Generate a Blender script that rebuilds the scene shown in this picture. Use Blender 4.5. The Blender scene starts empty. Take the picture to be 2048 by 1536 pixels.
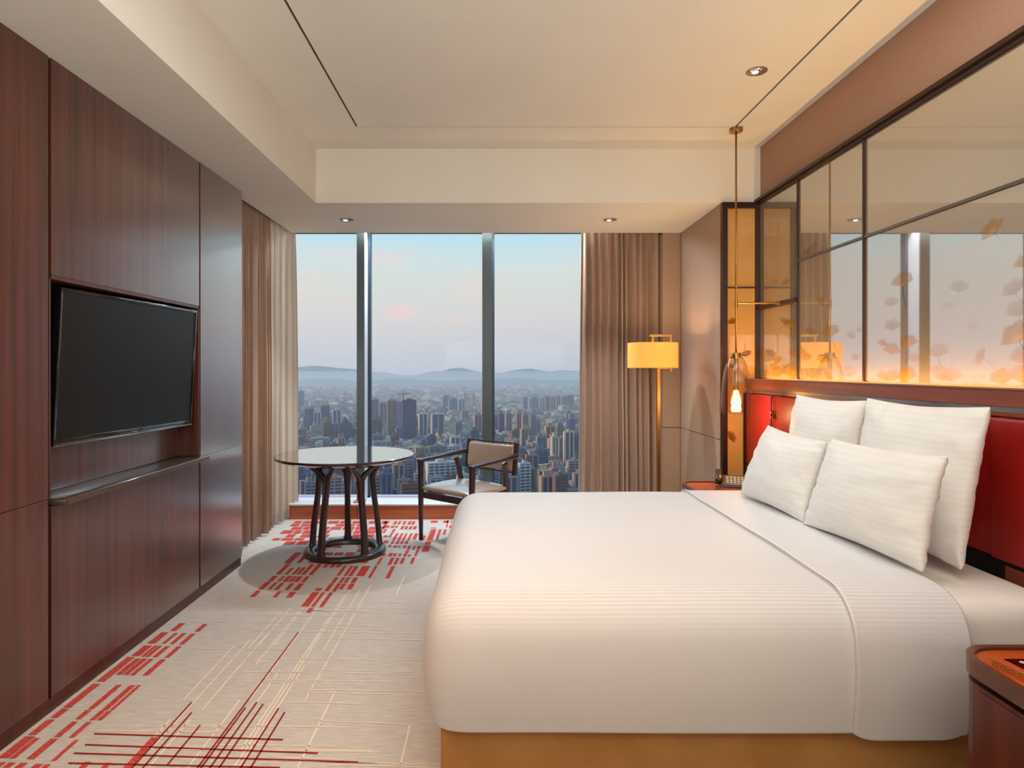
import bpy, bmesh, math, random
from mathutils import Vector, Matrix, noise
random.seed(7)
PI = math.pi
F = 1300.0; CX, CY = 989.0, 738.0; EYE = 1.38      # focal length in pixels, vanishing point, eye height
sc = bpy.context.scene
COL = sc.collection

def lin(r, g, b):
    f = lambda c: (c/255)/12.92 if c/255 <= .04045 else ((c/255+.055)/1.055)**2.4
    return (f(r), f(g), f(b), 1)

# ------------------------------------------------------------------ camera
cam = bpy.data.cameras.new('camera'); camo = bpy.data.objects.new('camera', cam); COL.objects.link(camo)
camo.location = (0, 0, EYE); camo.rotation_euler = (PI/2, 0, 0)
cam.sensor_width = 36; cam.lens = F/2048*36
cam.shift_x = (1024-CX)/2048; cam.shift_y = -(768-CY)/2048
cam.clip_start = .05; cam.clip_end = 40000
sc.camera = camo

# ------------------------------------------------------------------ colour management
sc.view_settings.view_transform = 'Standard'; sc.view_settings.look = 'None'
sc.view_settings.exposure = 0.0; sc.view_settings.gamma = 1; sc.view_settings.use_curve_mapping = False
sc.cycles.max_bounces = 9; sc.cycles.diffuse_bounces = 5; sc.cycles.glossy_bounces = 4
sc.cycles.transparent_max_bounces = 14; sc.cycles.volume_bounces = 2; sc.cycles.transmission_bounces = 6
sc.cycles.sample_clamp_indirect = 4; sc.cycles.caustics_reflective = False; sc.cycles.caustics_refractive = False

# ------------------------------------------------------------------ sky
w = bpy.data.worlds.new('sky'); sc.world = w; w.use_nodes = True
nt = w.node_tree; nt.nodes.clear()
def N(nt, t, **k):
    n = nt.nodes.new(t)
    for a, v in k.items(): setattr(n, a, v)
    return n
tc = N(nt, 'ShaderNodeTexCoord'); sep = N(nt, 'ShaderNodeSeparateXYZ'); nt.links.new(tc.outputs['Generated'], sep.inputs[0])
ramp = N(nt, 'ShaderNodeValToRGB'); nt.links.new(sep.outputs['Z'], ramp.inputs[0])
stops = [(0.0, (188, 168, 178)), (.03, (194, 178, 176)), (.075, (200, 188, 180)), (.125, (194, 194, 184)), (.165, (184, 198, 198)), (.215, (160, 196, 208)), (.45, (140, 200, 232)), (1.0, (96, 158, 214))]
cr = ramp.color_ramp
while len(cr.elements) < len(stops): cr.elements.new(.5)
for e, (p, c) in zip(cr.elements, stops): e.position = p; e.color = lin(*c)
mp = N(nt, 'ShaderNodeMapping'); mp.inputs['Scale'].default_value = (7, 7, 17); nt.links.new(tc.outputs['Generated'], mp.inputs[0])
nz = N(nt, 'ShaderNodeTexNoise'); nz.inputs['Scale'].default_value = 1.1; nz.inputs['Detail'].default_value = 7; nt.links.new(mp.outputs[0], nz.inputs[0])
cr2 = N(nt, 'ShaderNodeValToRGB'); cr2.color_ramp.elements[0].position = .55; cr2.color_ramp.elements[1].position = .8
cr2.color_ramp.elements[1].color = (.5, .5, .5, 1); nt.links.new(nz.outputs[0], cr2.inputs[0])
mix = N(nt, 'ShaderNodeMix', data_type='RGBA'); 
# a small pink cumulus low over the hills
blob = None
for (bx, by, bz), rx, rz in (((-.143, .985, .084), .030, .014), ((-.055, .995, .0735), .022, .008), ((-.30, .95, .115), .03, .02)):
    sb = N(nt, 'ShaderNodeVectorMath', operation='SUBTRACT'); nt.links.new(tc.outputs['Generated'], sb.inputs[0]); sb.inputs[1].default_value = (bx, by, bz)
    sm = N(nt, 'ShaderNodeVectorMath', operation='MULTIPLY'); nt.links.new(sb.outputs[0], sm.inputs[0]); sm.inputs[1].default_value = (1/rx, 6, 1/rz)
    ln = N(nt, 'ShaderNodeVectorMath', operation='LENGTH'); nt.links.new(sm.outputs[0], ln.inputs[0])
    mr_ = N(nt, 'ShaderNodeMapRange'); nt.links.new(ln.outputs['Value'], mr_.inputs[0]); mr_.inputs[1].default_value = 1.5; mr_.inputs[2].default_value = 0
    if blob is None: blob = mr_.outputs[0]
    else:
        mxx = N(nt, 'ShaderNodeMath', operation='MAXIMUM'); nt.links.new(blob, mxx.inputs[0]); nt.links.new(mr_.outputs[0], mxx.inputs[1]); blob = mxx.outputs[0]
n3 = N(nt, 'ShaderNodeTexNoise'); n3.inputs['Scale'].default_value = 48; n3.inputs['Detail'].default_value = 6; nt.links.new(tc.outputs['Generated'], n3.inputs[0])
ad = N(nt, 'ShaderNodeMath', operation='ADD'); nt.links.new(blob, ad.inputs[0]); nt.links.new(n3.outputs[0], ad.inputs[1])
mr3 = N(nt, 'ShaderNodeMapRange'); nt.links.new(ad.outputs[0], mr3.inputs[0]); mr3.inputs[1].default_value = .84; mr3.inputs[2].default_value = 1.25; mr3.inputs[4].default_value = .75
mxa = N(nt, 'ShaderNodeMath', operation='MAXIMUM'); nt.links.new(cr2.outputs[0], mxa.inputs[0]); nt.links.new(mr3.outputs[0], mxa.inputs[1]); nt.links.new(mxa.outputs[0], mix.inputs[0]); nt.links.new(ramp.outputs[0], mix.inputs[6]); mix.inputs[7].default_value = lin(224, 184, 176)
bg = N(nt, 'ShaderNodeBackground'); nt.links.new(mix.outputs[2], bg.inputs[0]); bg.inputs[1].default_value = 1.42
wo = N(nt, 'ShaderNodeOutputWorld'); nt.links.new(bg.outputs[0], wo.inputs[0])

# ------------------------------------------------------------------ sun and large lights
def light(name, typ, loc, rot, energy, color, **k):
    l = bpy.data.lights.new(name, typ); l.energy = energy; l.color = color
    for a, v in k.items(): setattr(l, a, v)
    o = bpy.data.objects.new(name, l); COL.objects.link(o); o.location = loc; o.rotation_euler = rot
    return o
sun = light('sun', 'SUN', (0, 0, 50), (0, 0, 0), 4.0, (1, .76, .52), angle=math.radians(1.5))
sun.rotation_euler = Vector((.97, .10, -.22)).to_track_quat('-Z', 'Y').to_euler()
for nm, loc, rot, sx, sy in (('window_portal', (-.1, 6.42, 1.5), (-PI/2, 0, 0), 4.2, 2.8), ('side_window_portal', (-2.3, 5.3, 1.5), (0, -PI/2, 0), 2.8, 1.7)):
    p = light(nm, 'AREA', loc, rot, 1, (1, 1, 1), shape='RECTANGLE', size=sx, size_y=sy); p.data.cycles.is_portal = True
# added area fills that belong to no fixture of the room
light('overhead_fill', 'AREA', (.5, 2.3, 3.0), (0, 0, 0), 20, (.95, .98, 1), shape='RECTANGLE', size=2.2, size_y=1.0)  # added fill from overhead to brighten the bed top
light('upward_fill', 'AREA', (.2, -.8, 1.7), (math.radians(154), 0, 0), 128, (.93, 1, .99), shape='RECTANGLE', size=2.4, size_y=1.2)  # added fill aimed up to brighten the ceiling
light('pocket_daylight_fill', 'AREA', (.05, 6.17, 2.725), (math.radians(-38), 0, 0), 95, (.82, .93, 1), shape='RECTANGLE', size=2.6, size_y=.10)  # added cool fill hidden in the pocket, boosts daylight near the window
light('warm_spot_behind', 'SPOT', (-.9, 1.4, 2.95), (math.radians(16), math.radians(-10), 0), 125, (1, .52, .22), spot_size=math.radians(80), spot_blend=1, shadow_soft_size=.06)

# ================================================================== materials
MATS = {}
def mat(name, color, rough=.5, metal=0, coat=0, spec=.5, emis=None, estr=0, trans=0, ior=1.45, sheen=0):
    if name in MATS: return MATS[name]
    m = bpy.data.materials.new(name); m.use_nodes = True
    b = m.node_tree.nodes['Principled BSDF']
    b.inputs['Base Color'].default_value = lin(*color); b.inputs['Roughness'].default_value = rough
    b.inputs['Metallic'].default_value = metal; b.inputs['Coat Weight'].default_value = coat
    b.inputs['Specular IOR Level'].default_value = spec; b.inputs['IOR'].default_value = ior
    b.inputs['Transmission Weight'].default_value = trans; b.inputs['Sheen Weight'].default_value = sheen
    if emis: b.inputs['Emission Color'].default_value = lin(*emis); b.inputs['Emission Strength'].default_value = estr
    MATS[name] = m
    return m
def bsdf(m): return m.node_tree.nodes['Principled BSDF']
def add_noise(m, c1, c2, scale=(1, 1, 1), nscale=5, detail=6, bump=0, bscale=None, lo=.3, hi=.7, dist=.01):
    nt = m.node_tree; b = bsdf(m)
    tc = N(nt, 'ShaderNodeTexCoord'); mp = N(nt, 'ShaderNodeMapping'); mp.inputs['Scale'].default_value = scale
    nt.links.new(tc.outputs['Object'], mp.inputs[0])
    n = N(nt, 'ShaderNodeTexNoise'); n.inputs['Scale'].default_value = nscale; n.inputs['Detail'].default_value = detail
    nt.links.new(mp.outputs[0], n.inputs[0])
    r = N(nt, 'ShaderNodeValToRGB'); r.color_ramp.elements[0].position = lo; r.color_ramp.elements[1].position = hi
    r.color_ramp.elements[0].color = lin(*c1); r.color_ramp.elements[1].color = lin(*c2)
    nt.links.new(n.outputs[0], r.inputs[0]); nt.links.new(r.outputs[0], b.inputs['Base Color'])
    if bump:
        src = n
        if bscale:
            src = N(nt, 'ShaderNodeTexNoise'); src.inputs['Scale'].default_value = bscale; src.inputs['Detail'].default_value = 3
            nt.links.new(tc.outputs['Object'], src.inputs[0])
        bp = N(nt, 'ShaderNodeBump'); bp.inputs['Strength'].default_value = bump; bp.inputs['Distance'].default_value = dist
        nt.links.new(src.outputs[0], bp.inputs['Height']); nt.links.new(bp.outputs[0], b.inputs['Normal'])
    return m
def wood(name, c1, c2, rough, coat=.25, scale=(14, 14, .55), croft=.2, cior=1.5):
    m = mat(name, c1, rough, coat=coat); add_noise(m, c1, c2, scale, 1.6, 9, bump=.05, lo=.32, hi=.68)
    bsdf(m).inputs['Coat Roughness'].default_value = croft; bsdf(m).inputs['Coat IOR'].default_value = cior
    return m
def lacquer(m, k, rough=.12, p=3):
    nt = m.node_tree; b = bsdf(m); out = nt.nodes['Material Output']
    lw = N(nt, 'ShaderNodeLayerWeight'); lw.inputs['Blend'].default_value = .5
    pw = N(nt, 'ShaderNodeMath', operation='POWER'); nt.links.new(lw.outputs['Facing'], pw.inputs[0]); pw.inputs[1].default_value = p
    ml = N(nt, 'ShaderNodeMath', operation='MULTIPLY', use_clamp=True); nt.links.new(pw.outputs[0], ml.inputs[0]); ml.inputs[1].default_value = k
    g = N(nt, 'ShaderNodeBsdfGlossy'); g.inputs['Roughness'].default_value = rough
    mx = N(nt, 'ShaderNodeMixShader'); nt.links.new(ml.outputs[0], mx.inputs[0]); nt.links.new(b.outputs[0], mx.inputs[1]); nt.links.new(g.outputs[0], mx.inputs[2]); nt.links.new(mx.outputs[0], out.inputs[0])
    return m
WALNUT = wood('walnut_veneer', (64, 26, 16), (102, 47, 31), .5, .15, scale=(16, 16, .45), croft=.2, cior=1.5); lacquer(WALNUT, 11, .23, 6.4)
WALNUTD = wood('walnut_niche', (60, 30, 22), (100, 52, 38), .4, .2)
REDWOOD = wood('red_wood_horizontal', (126, 58, 36), (158, 80, 52), .35, .3, scale=(14, .5, 14))
LEDGEWOOD = wood('window_ledge_wood', (160, 78, 46), (196, 106, 66), .3, .3, scale=(.8, 14, 14))
TOPWOOD = wood('nightstand_top_wood', (168, 66, 24), (206, 92, 38), .3, .5, scale=(1, 12, 12))
NSWOOD = wood('nightstand_side_wood', (74, 22, 14), (100, 34, 20), .35, .3)
NSRIM = wood('nightstand_rim_wood', (82, 46, 30), (110, 62, 40), .3, .4, scale=(3, 3, 3))
DARKWOOD = wood('wenge_furniture_wood', (44, 28, 28), (64, 42, 40), .3, .4)
TABLETOP = wood('table_top_lacquer', (54, 38, 38), (66, 48, 48), .22, .3, scale=(1, 8, 1), croft=.12); lacquer(TABLETOP, 1.7, .08, 3)
CEIL = add_noise(mat('ceiling_paint', (232, 225, 210), .85), (230, 223, 208), (235, 228, 213), nscale=2, bump=.02, bscale=300, dist=.001)
SOFF = CEIL
FABW = add_noise(mat('fabric_wallcovering_brown', (170, 132, 108), .8), (162, 124, 100), (178, 138, 114), (1, 1, 6), 60, 2, bump=.1, bscale=500, dist=.001)
FABG = add_noise(mat('fabric_wallcovering_taupe', (164, 138, 118), .8), (158, 131, 111), (170, 144, 124), (60, 60, 1), 20, 2, bump=.1, bscale=500, dist=.001)
BRONZE = mat('dark_bronze_trim', (62, 40, 30), .35, .5)
GREYTRIM = mat('grey_metal_trim', (120, 110, 104), .3, .8)
BRASS = mat('brushed_brass', (178, 132, 72), .3, 1)
CHROME = mat('chrome', (225, 220, 215), .12, 1)
BLACK = mat('black_matte', (16, 14, 14), .6)
JOINT = mat('dark_joint', (34, 12, 10), .6)
MULL = mat('mullion_grey', (84, 94, 100), .4, .2)
MULLW = mat('mullion_white', (226, 228, 236), .5)
LEDGE = mat('white_ledge_stone', (232, 234, 238), .35)
SCREEN = mat('tv_screen', (20, 18, 16), .32, spec=.35)
BEZEL = mat('tv_bezel_gloss', (30, 26, 30), .12, .3, coat=1)
REDLEA = add_noise(mat('red_leather', (154, 26, 22), .38), (148, 22, 18), (162, 30, 24), nscale=9, bump=.05, bscale=220, dist=.002)
TANLEA = add_noise(mat('tan_leather_base', (176, 126, 66), .5), (168, 118, 58), (184, 134, 74), nscale=6, bump=.06, bscale=200, dist=.002)
CURT = add_noise(mat('curtain_taupe', (168, 139, 120), .75, sheen=.2), (160, 131, 112), (176, 147, 128), (2, 2, 60), 8, 3, bump=.15, bscale=700, dist=.001)
WHITEPL = mat('white_plastic', (235, 228, 214), .5)
PHONE = mat('phone_brown_plastic', (58, 36, 28), .35)
GOLDLINE = mat('gold_inlay', (196, 160, 104), .35, .8)
CERAM = mat('key_pattern_orange', (190, 84, 36), .35)

SEATLEA = lacquer(mat('taupe_leather', (166, 146, 132), .3, coat=.2), 1.1, .22, 3)
# two-sided sheer
def sheer_mat():
    m = bpy.data.materials.new('sheer_voile'); m.use_nodes = True; nt = m.node_tree; nt.nodes.clear()
    d = N(nt, 'ShaderNodeBsdfDiffuse'); d.inputs[0].default_value = lin(240, 232, 220)
    t = N(nt, 'ShaderNodeBsdfTranslucent'); t.inputs[0].default_value = lin(165, 160, 154)
    tr = N(nt, 'ShaderNodeBsdfTransparent')
    m1 = N(nt, 'ShaderNodeMixShader'); m1.inputs[0].default_value = .32; nt.links.new(d.outputs[0], m1.inputs[1]); nt.links.new(t.outputs[0], m1.inputs[2])
    m2 = N(nt, 'ShaderNodeMixShader'); m2.inputs[0].default_value = .14; nt.links.new(m1.outputs[0], m2.inputs[1]); nt.links.new(tr.outputs[0], m2.inputs[2])
    o = N(nt, 'ShaderNodeOutputMaterial'); nt.links.new(m2.outputs[0], o.inputs[0]); return m
SHEER = sheer_mat()
# window glass: clear with fresnel reflection
def pane_mat(name, tint, gl=1.0, ior=1.5, rough=0.0, power=1.0):
    m = bpy.data.materials.new(name); m.use_nodes = True; nt = m.node_tree; nt.nodes.clear()
    t = N(nt, 'ShaderNodeBsdfTransparent'); t.inputs[0].default_value = tint
    g = N(nt, 'ShaderNodeBsdfGlossy'); g.inputs['Roughness'].default_value = rough
    lw = N(nt, 'ShaderNodeLayerWeight'); lw.inputs['Blend'].default_value = .5      # thin sheet: the same on both faces
    pw = N(nt, 'ShaderNodeMath', operation='POWER'); nt.links.new(lw.outputs['Facing'], pw.inputs[0]); pw.inputs[1].default_value = 4
    ml = N(nt, 'ShaderNodeMath', operation='MULTIPLY_ADD', use_clamp=True); nt.links.new(pw.outputs[0], ml.inputs[0]); ml.inputs[1].default_value = gl*(ior-.9); ml.inputs[2].default_value = gl*.05
    mx = N(nt, 'ShaderNodeMixShader'); nt.links.new(ml.outputs[0], mx.inputs[0]); nt.links.new(t.outputs[0], mx.inputs[1]); nt.links.new(g.outputs[0], mx.inputs[2])
    o = N(nt, 'ShaderNodeOutputMaterial'); nt.links.new(mx.outputs[0], o.inputs[0]); return m
PANE = pane_mat('window_glass', (.97, .99, 1, 1), .03)
AMBER = pane_mat('amber_lamp_glass', (.92, .83, .72, 1), 1.7, 1.7)
# back-lacquered glass: a diffuse print under a strong mirror-like sheet
def lacq(name, col, mirror, alpha_attr=False, noise_cols=None):
    m = bpy.data.materials.new(name); m.use_nodes = True; nt = m.node_tree; nt.nodes.clear()
    d = N(nt, 'ShaderNodeBsdfDiffuse'); d.inputs[0].default_value = lin(*col)
    if noise_cols:
        tc = N(nt, 'ShaderNodeTexCoord'); mp = N(nt, 'ShaderNodeMapping'); mp.inputs['Scale'].default_value = noise_cols[2]
        nt.links.new(tc.outputs['Object'], mp.inputs[0])
        n = N(nt, 'ShaderNodeTexNoise'); n.inputs['Scale'].default_value = 20; nt.links.new(mp.outputs[0], n.inputs[0])
        r = N(nt, 'ShaderNodeValToRGB'); r.color_ramp.elements[0].color = lin(*noise_cols[0]); r.color_ramp.elements[1].color = lin(*noise_cols[1])
        nt.links.new(n.outputs[0], r.inputs[0]); nt.links.new(r.outputs[0], d.inputs[0])
    g = N(nt, 'ShaderNodeBsdfGlossy'); g.inputs['Roughness'].default_value = .02
    fr = N(nt, 'ShaderNodeFresnel'); fr.inputs[0].default_value = mirror
    mx = N(nt, 'ShaderNodeMixShader'); nt.links.new(fr.outputs[0], mx.inputs[0]); nt.links.new(d.outputs[0], mx.inputs[1]); nt.links.new(g.outputs[0], mx.inputs[2])
    o = N(nt, 'ShaderNodeOutputMaterial'); last = mx
    if alpha_attr:
        at = N(nt, 'ShaderNodeAttribute', attribute_name='fade'); tr = N(nt, 'ShaderNodeBsdfTransparent')
        m2 = N(nt, 'ShaderNodeMixShader'); nt.links.new(at.outputs['Fac'], m2.inputs[0]); nt.links.new(tr.outputs[0], m2.inputs[1]); nt.links.new(mx.outputs[0], m2.inputs[2]); last = m2
    nt.links.new(last.outputs[0], o.inputs[0]); return m
GLASSP = lacq('lacquered_glass', (166, 146, 120), 8.5)
LEAFM = lacq('ginkgo_print', (178, 128, 50), 4.2, True)
SILKP = lacq('silk_panel', (206, 156, 90), 1.3, False, ((196, 144, 78), (214, 166, 102), (.5, .5, 14)))
LEAFS = lacq('ginkgo_print_silk', (140, 80, 20), 1.3, True)

# white satin-stripe linen
def linen(name, col, axis='yz', per=.021, amp=.5):
    m = mat(name, col, .55, sheen=.1); nt = m.node_tree; b = bsdf(m)
    tc = N(nt, 'ShaderNodeTexCoord'); s = N(nt, 'ShaderNodeSeparateXYZ'); nt.links.new(tc.outputs['Object'], s.inputs[0])
    a = N(nt, 'ShaderNodeMath', operation='SUBTRACT')
    if axis == 'yz': a.operation = 'ADD'; nt.links.new(s.outputs['Y'], a.inputs[0]); nt.links.new(s.outputs['Z'], a.inputs[1])
    else: nt.links.new(s.outputs['Z'], a.inputs[0]); a.inputs[1].default_value = 0
    mu = N(nt, 'ShaderNodeMath', operation='MULTIPLY'); nt.links.new(a.outputs[0], mu.inputs[0]); mu.inputs[1].default_value = 2*PI/per
    sn = N(nt, 'ShaderNodeMath', operation='SINE'); nt.links.new(mu.outputs[0], sn.inputs[0])
    mr = N(nt, 'ShaderNodeMapRange'); nt.links.new(sn.outputs[0], mr.inputs[0]); mr.inputs[1].default_value = -.3; mr.inputs[2].default_value = .3
    cm = N(nt, 'ShaderNodeMix', data_type='RGBA'); nt.links.new(mr.outputs[0], cm.inputs[0]); cm.inputs[6].default_value = lin(*col)
    cm.inputs[7].default_value = lin(*[max(0, c-(13 if axis == 'yz' else 3)) for c in col])
    gz = N(nt, 'ShaderNodeNewGeometry'); sz_ = N(nt, 'ShaderNodeSeparateXYZ'); nt.links.new(gz.outputs['Normal'], sz_.inputs[0])
    if axis == 'yz':
        mk = N(nt, 'ShaderNodeMapRange'); nt.links.new(sz_.outputs['Z'], mk.inputs[0]); mk.inputs[1].default_value = .2; mk.inputs[2].default_value = .9; mk.inputs[3].default_value = .06
        mq = N(nt, 'ShaderNodeMath', operation='MULTIPLY'); nt.links.new(mr.outputs[0], mq.inputs[0]); nt.links.new(mk.outputs[0], mq.inputs[1]); nt.links.new(mq.outputs[0], cm.inputs[0])
    nt.links.new(cm.outputs[2], b.inputs['Base Color'])
    rr = N(nt, 'ShaderNodeMapRange'); nt.links.new(mr.outputs[0], rr.inputs[0]); rr.inputs[3].default_value = .52; rr.inputs[4].default_value = .64
    nt.links.new(rr.outputs[0], b.inputs['Roughness'])
    n = N(nt, 'ShaderNodeTexNoise'); n.inputs['Scale'].default_value = 7; n.inputs['Detail'].default_value = 4; nt.links.new(tc.outputs['Object'], n.inputs[0])
    bp = N(nt, 'ShaderNodeBump'); bp.inputs['Strength'].default_value = .12; bp.inputs['Distance'].default_value = .02; nt.links.new(n.outputs[0], bp.inputs['Height']); nt.links.new(bp.outputs[0], b.inputs['Normal'])
    return m
LINEN = linen('white_satin_stripe_linen', (223, 223, 226))
PILLOWM = linen('white_pillow_linen', (242, 238, 232), 'z', .024)
SHEET = mat('white_sheet', (236, 230, 226), .6)
add_noise(SHEET, (234, 228, 224), (238, 233, 229), (1, 4, 1), 6, 4, bump=.25, dist=.01)

# carpet
CARP = mat('beige_carpet', (206, 190, 174), .95, spec=.1)
add_noise(CARP, (194, 187, 181), (220, 215, 210), (1.2, 8, 1), 11, 10, bump=.6, bscale=260, dist=.004, lo=.25, hi=.75)
REDP = mat('red_pile', (186, 70, 62), .95, spec=.1); add_noise(REDP, (184, 60, 56), (224, 100, 90), nscale=70, detail=4, bump=.6, bscale=260, dist=.004)
DREDP = mat('dark_red_pile', (150, 40, 36), .95, spec=.1)
PALEP = mat('pale_pile', (246, 232, 212), .95, spec=.1)

# ================================================================== object helpers
def basis(o):
    M = Matrix.Identity(4)
    while o is not None:
        M = Matrix.LocRotScale(o.location, o.rotation_euler, o.scale) @ M; o = o.parent
    return M
def obj(name, bm, m, parent=None, smooth=False, local=False, kind=None, label=None, autos=None):
    if kind != 'norec': bmesh.ops.recalc_face_normals(bm, faces=bm.faces[:])
    me = bpy.data.meshes.new(name); bm.to_mesh(me); bm.free()
    if parent is not None and not local: me.transform(basis(parent).inverted())
    if smooth:
        me.polygons.foreach_set('use_smooth', [True]*len(me.polygons))
        if autos is not None: me.set_sharp_from_angle(angle=math.radians(autos))
    ms = m if isinstance(m, (list, tuple)) else [m]
    for x in ms: me.materials.append(x)
    o = bpy.data.objects.new(name, me); COL.objects.link(o)
    if parent is not None: o.parent = parent
    if kind and kind != 'norec': o['kind'] = kind
    if label: o['label'] = label
    return o
def thing(name, label, cat, loc=(0, 0, 0), rz=0, group=None):
    o = bpy.data.objects.new(name, None); COL.objects.link(o); o.location = loc; o.rotation_euler = (0, 0, rz)
    o.empty_display_size = .1
    o['label'] = label; o['category'] = cat
    if group: o['group'] = group
    return o
def tag(o, label, cat, group=None):
    o['label'] = label; o['category'] = cat
    if group: o['group'] = group
    return o
def struct(name, label, loc=(0, 0, 0)):
    o = bpy.data.objects.new(name, None); COL.objects.link(o); o.location = loc
    o['kind'] = 'structure'; o['label'] = label; return o
def sobj(name, bm, m, label, **k):
    o = obj(name, bm, m, **k); o['kind'] = 'structure'; o['label'] = label; return o
def nb(): return bmesh.new()
def box(bm, x0, x1, y0, y1, z0, z1, bev=0, seg=2, mi=0):
    vs = [bm.verts.new((x, y, z)) for x in (x0, x1) for y in (y0, y1) for z in (z0, z1)]
    fs = [bm.faces.new([vs[i] for i in q]) for q in ((0, 1, 3, 2), (4, 6, 7, 5), (0, 4, 5, 1), (2, 3, 7, 6), (0, 2, 6, 4), (1, 5, 7, 3))]
    for f in fs: f.material_index = mi
    if bev:
        es = list({e for f in fs for e in f.edges})
        bmesh.ops.bevel(bm, geom=es, offset=bev, segments=seg, affect='EDGES', profile=.5)
    return bm
def B(*a, **k): return box(nb(), *a, **k)
def quad(bm, pts):
    return bm.faces.new([bm.verts.new(p) for p in pts])
def sweep(bm, pts, rads, n=10, cap=True, flat=None, up=Vector((0, 0, 1))):
    """round (or, with flat=(a,b) per point, elliptical/rectangular) tube along pts"""
    pts = [Vector(p) for p in pts]; rings = []
    for i, p in enumerate(pts):
        t = (pts[min(i+1, len(pts)-1)]-pts[max(i-1, 0)]).normalized()
        u = up - t*up.dot(t)
        if u.length < 1e-4: u = Vector((1, 0, 0)) - t*t.x
        u.normalize(); v = t.cross(u)
        r = rads[i] if isinstance(rads, (list, tuple)) else rads
        a, b = r if isinstance(r, (list, tuple)) else (r, r)
        ring = []
        for k in range(n):
            th = 2*PI*k/n + (PI/n if n == 4 else 0)
            c, s = math.cos(th), math.sin(th)
            if flat:   # superellipse for a soft rectangle
                e = flat; c = math.copysign(abs(c)**e, c); s = math.copysign(abs(s)**e, s)
            ring.append(bm.verts.new(p+u*(a*c)+v*(b*s)))
        rings.append(ring)
    for r0, r1 in zip(rings, rings[1:]):
        for k in range(n): bm.faces.new((r0[k], r0[(k+1) % n], r1[(k+1) % n], r1[k]))
    if cap: bm.faces.new(rings[0][::-1]); bm.faces.new(rings[-1])
    return bm
def lathe(bm, prof, c=(0, 0, 0), n=48, closed=False):
    rings = []
    for r, z in prof:
        rings.append([bm.verts.new((c[0]+r*math.cos(2*PI*k/n), c[1]+r*math.sin(2*PI*k/n), c[2]+z)) for k in range(n)] if r > 1e-5 else [bm.verts.new((c[0], c[1], c[2]+z))])
    pairs = list(zip(rings, rings[1:])) + ([(rings[-1], rings[0])] if closed else [])
    for a, b in pairs:
        for k in range(n):
            k2 = (k+1) % n
            if len(a) == 1 and len(b) == 1: continue
            if len(a) == 1: bm.faces.new((a[0], b[k2], b[k]))
            elif len(b) == 1: bm.faces.new((a[k], a[k2], b[0]))
            else: bm.faces.new((a[k], a[k2], b[k2], b[k]))
    return bm
def prism(bm, poly, z0, z1):
    a = [bm.verts.new((x, y, z0)) for x, y in poly]; b = [bm.verts.new((x, y, z1)) for x, y in poly]
    bm.faces.new(a[::-1]); bm.faces.new(b)
    for i in range(len(a)): j = (i+1) % len(a); bm.faces.new((a[i], a[j], b[j], b[i]))
    return bm

# ================================================================== ROOM
XL, XR = -1.778, 2.0       # wood wall face, headboard wall face
ZC, ZS = 3.036, 2.63       # ceiling, soffit
YB = 5.97                  # plane of the window bench
BACK = -2.2
XW = -2.2                  # side window plane
YW = 6.30                  # back window glass plane

fl = sobj('floor', B(-2.4, 2.3, BACK, 6.5, -.2, 0), CARP, 'beige wool carpet with broken red and pale lines')
wb = sobj('wall_back', B(-2.4, 2.3, BACK-.15, BACK, 0, 3.3), FABW, 'brown fabric wall behind the camera')
# ceiling: field, border slabs with a shadow groove between them
g = .007
cl = struct('ceiling', 'warm white ceiling with a thin rectangular groove')
GX0, GX1, GY = -.942, 1.648, 4.45
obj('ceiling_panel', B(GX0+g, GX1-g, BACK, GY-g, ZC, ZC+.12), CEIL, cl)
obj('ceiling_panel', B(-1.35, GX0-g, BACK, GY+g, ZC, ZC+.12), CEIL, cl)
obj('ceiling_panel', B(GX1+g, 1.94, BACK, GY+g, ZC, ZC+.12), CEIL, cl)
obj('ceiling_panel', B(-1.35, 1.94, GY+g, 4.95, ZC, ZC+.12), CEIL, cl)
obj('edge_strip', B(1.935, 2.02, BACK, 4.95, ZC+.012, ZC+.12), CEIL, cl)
obj('groove_shade_strip', B(-1.0, 1.7, BACK, 4.5, ZC+.008, ZC+.02), mat('groove_shadow_brown', (70, 54, 44), .9), cl)  # dark brown strip paints the shade inside the groove
obj('ceiling_backing', B(-2.4, 2.3, BACK, 6.6, ZC+.12, ZC+.2), CEIL, cl)
sobj('trim_1', B(-1.86, -1.343, BACK, YB, ZS, ZC+.12), SOFF, 'boxed soffit running above the wood wall')
sobj('trim_2', B(-1.343, 2.02, 4.89, YB, ZS, ZC+.12), SOFF, 'boxed beam across the room above the window')
sobj('wall_left', B(-2.4, -1.94, BACK, 4.50, 0, ZC+.12), JOINT, 'dark carcass of the wood wall')
sobj('trim_3', B(-2.4, -1.86, 4.50, 6.5, 2.74, ZC+.12), SOFF, 'curtain pocket over the side window')
sobj('trim_4', B(-1.86, 2.0, YB, 6.5, 2.74, ZC+.12), SOFF, 'curtain pocket over the window')
sobj('wall_right', B(XR, 2.3, BACK, 6.5, 0, ZC+.12), FABW, 'brown fabric wall above the glass panels')
# nib wall at the window end
nib = struct('wall_window_side', 'taupe fabric-panelled return wall beside the curtain')
for z0, z1 in ((.0, .840), (.846, ZS)):
    obj('fabric_panel', B(1.708, XR, 4.90, YB+.02, z0, z1), FABG, nib)
    obj('fabric_panel', B(1.545, 1.705, YB, YB+.5, z0, z1), FABG, nib)
obj('panel_joint', B(1.712, XR, 4.91, YB+.03, .840, .846), BLACK, nib)
obj('panel_joint', B(1.55, 1.705, YB+.004, YB+.45, .840, .846), BLACK, nib)

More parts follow.
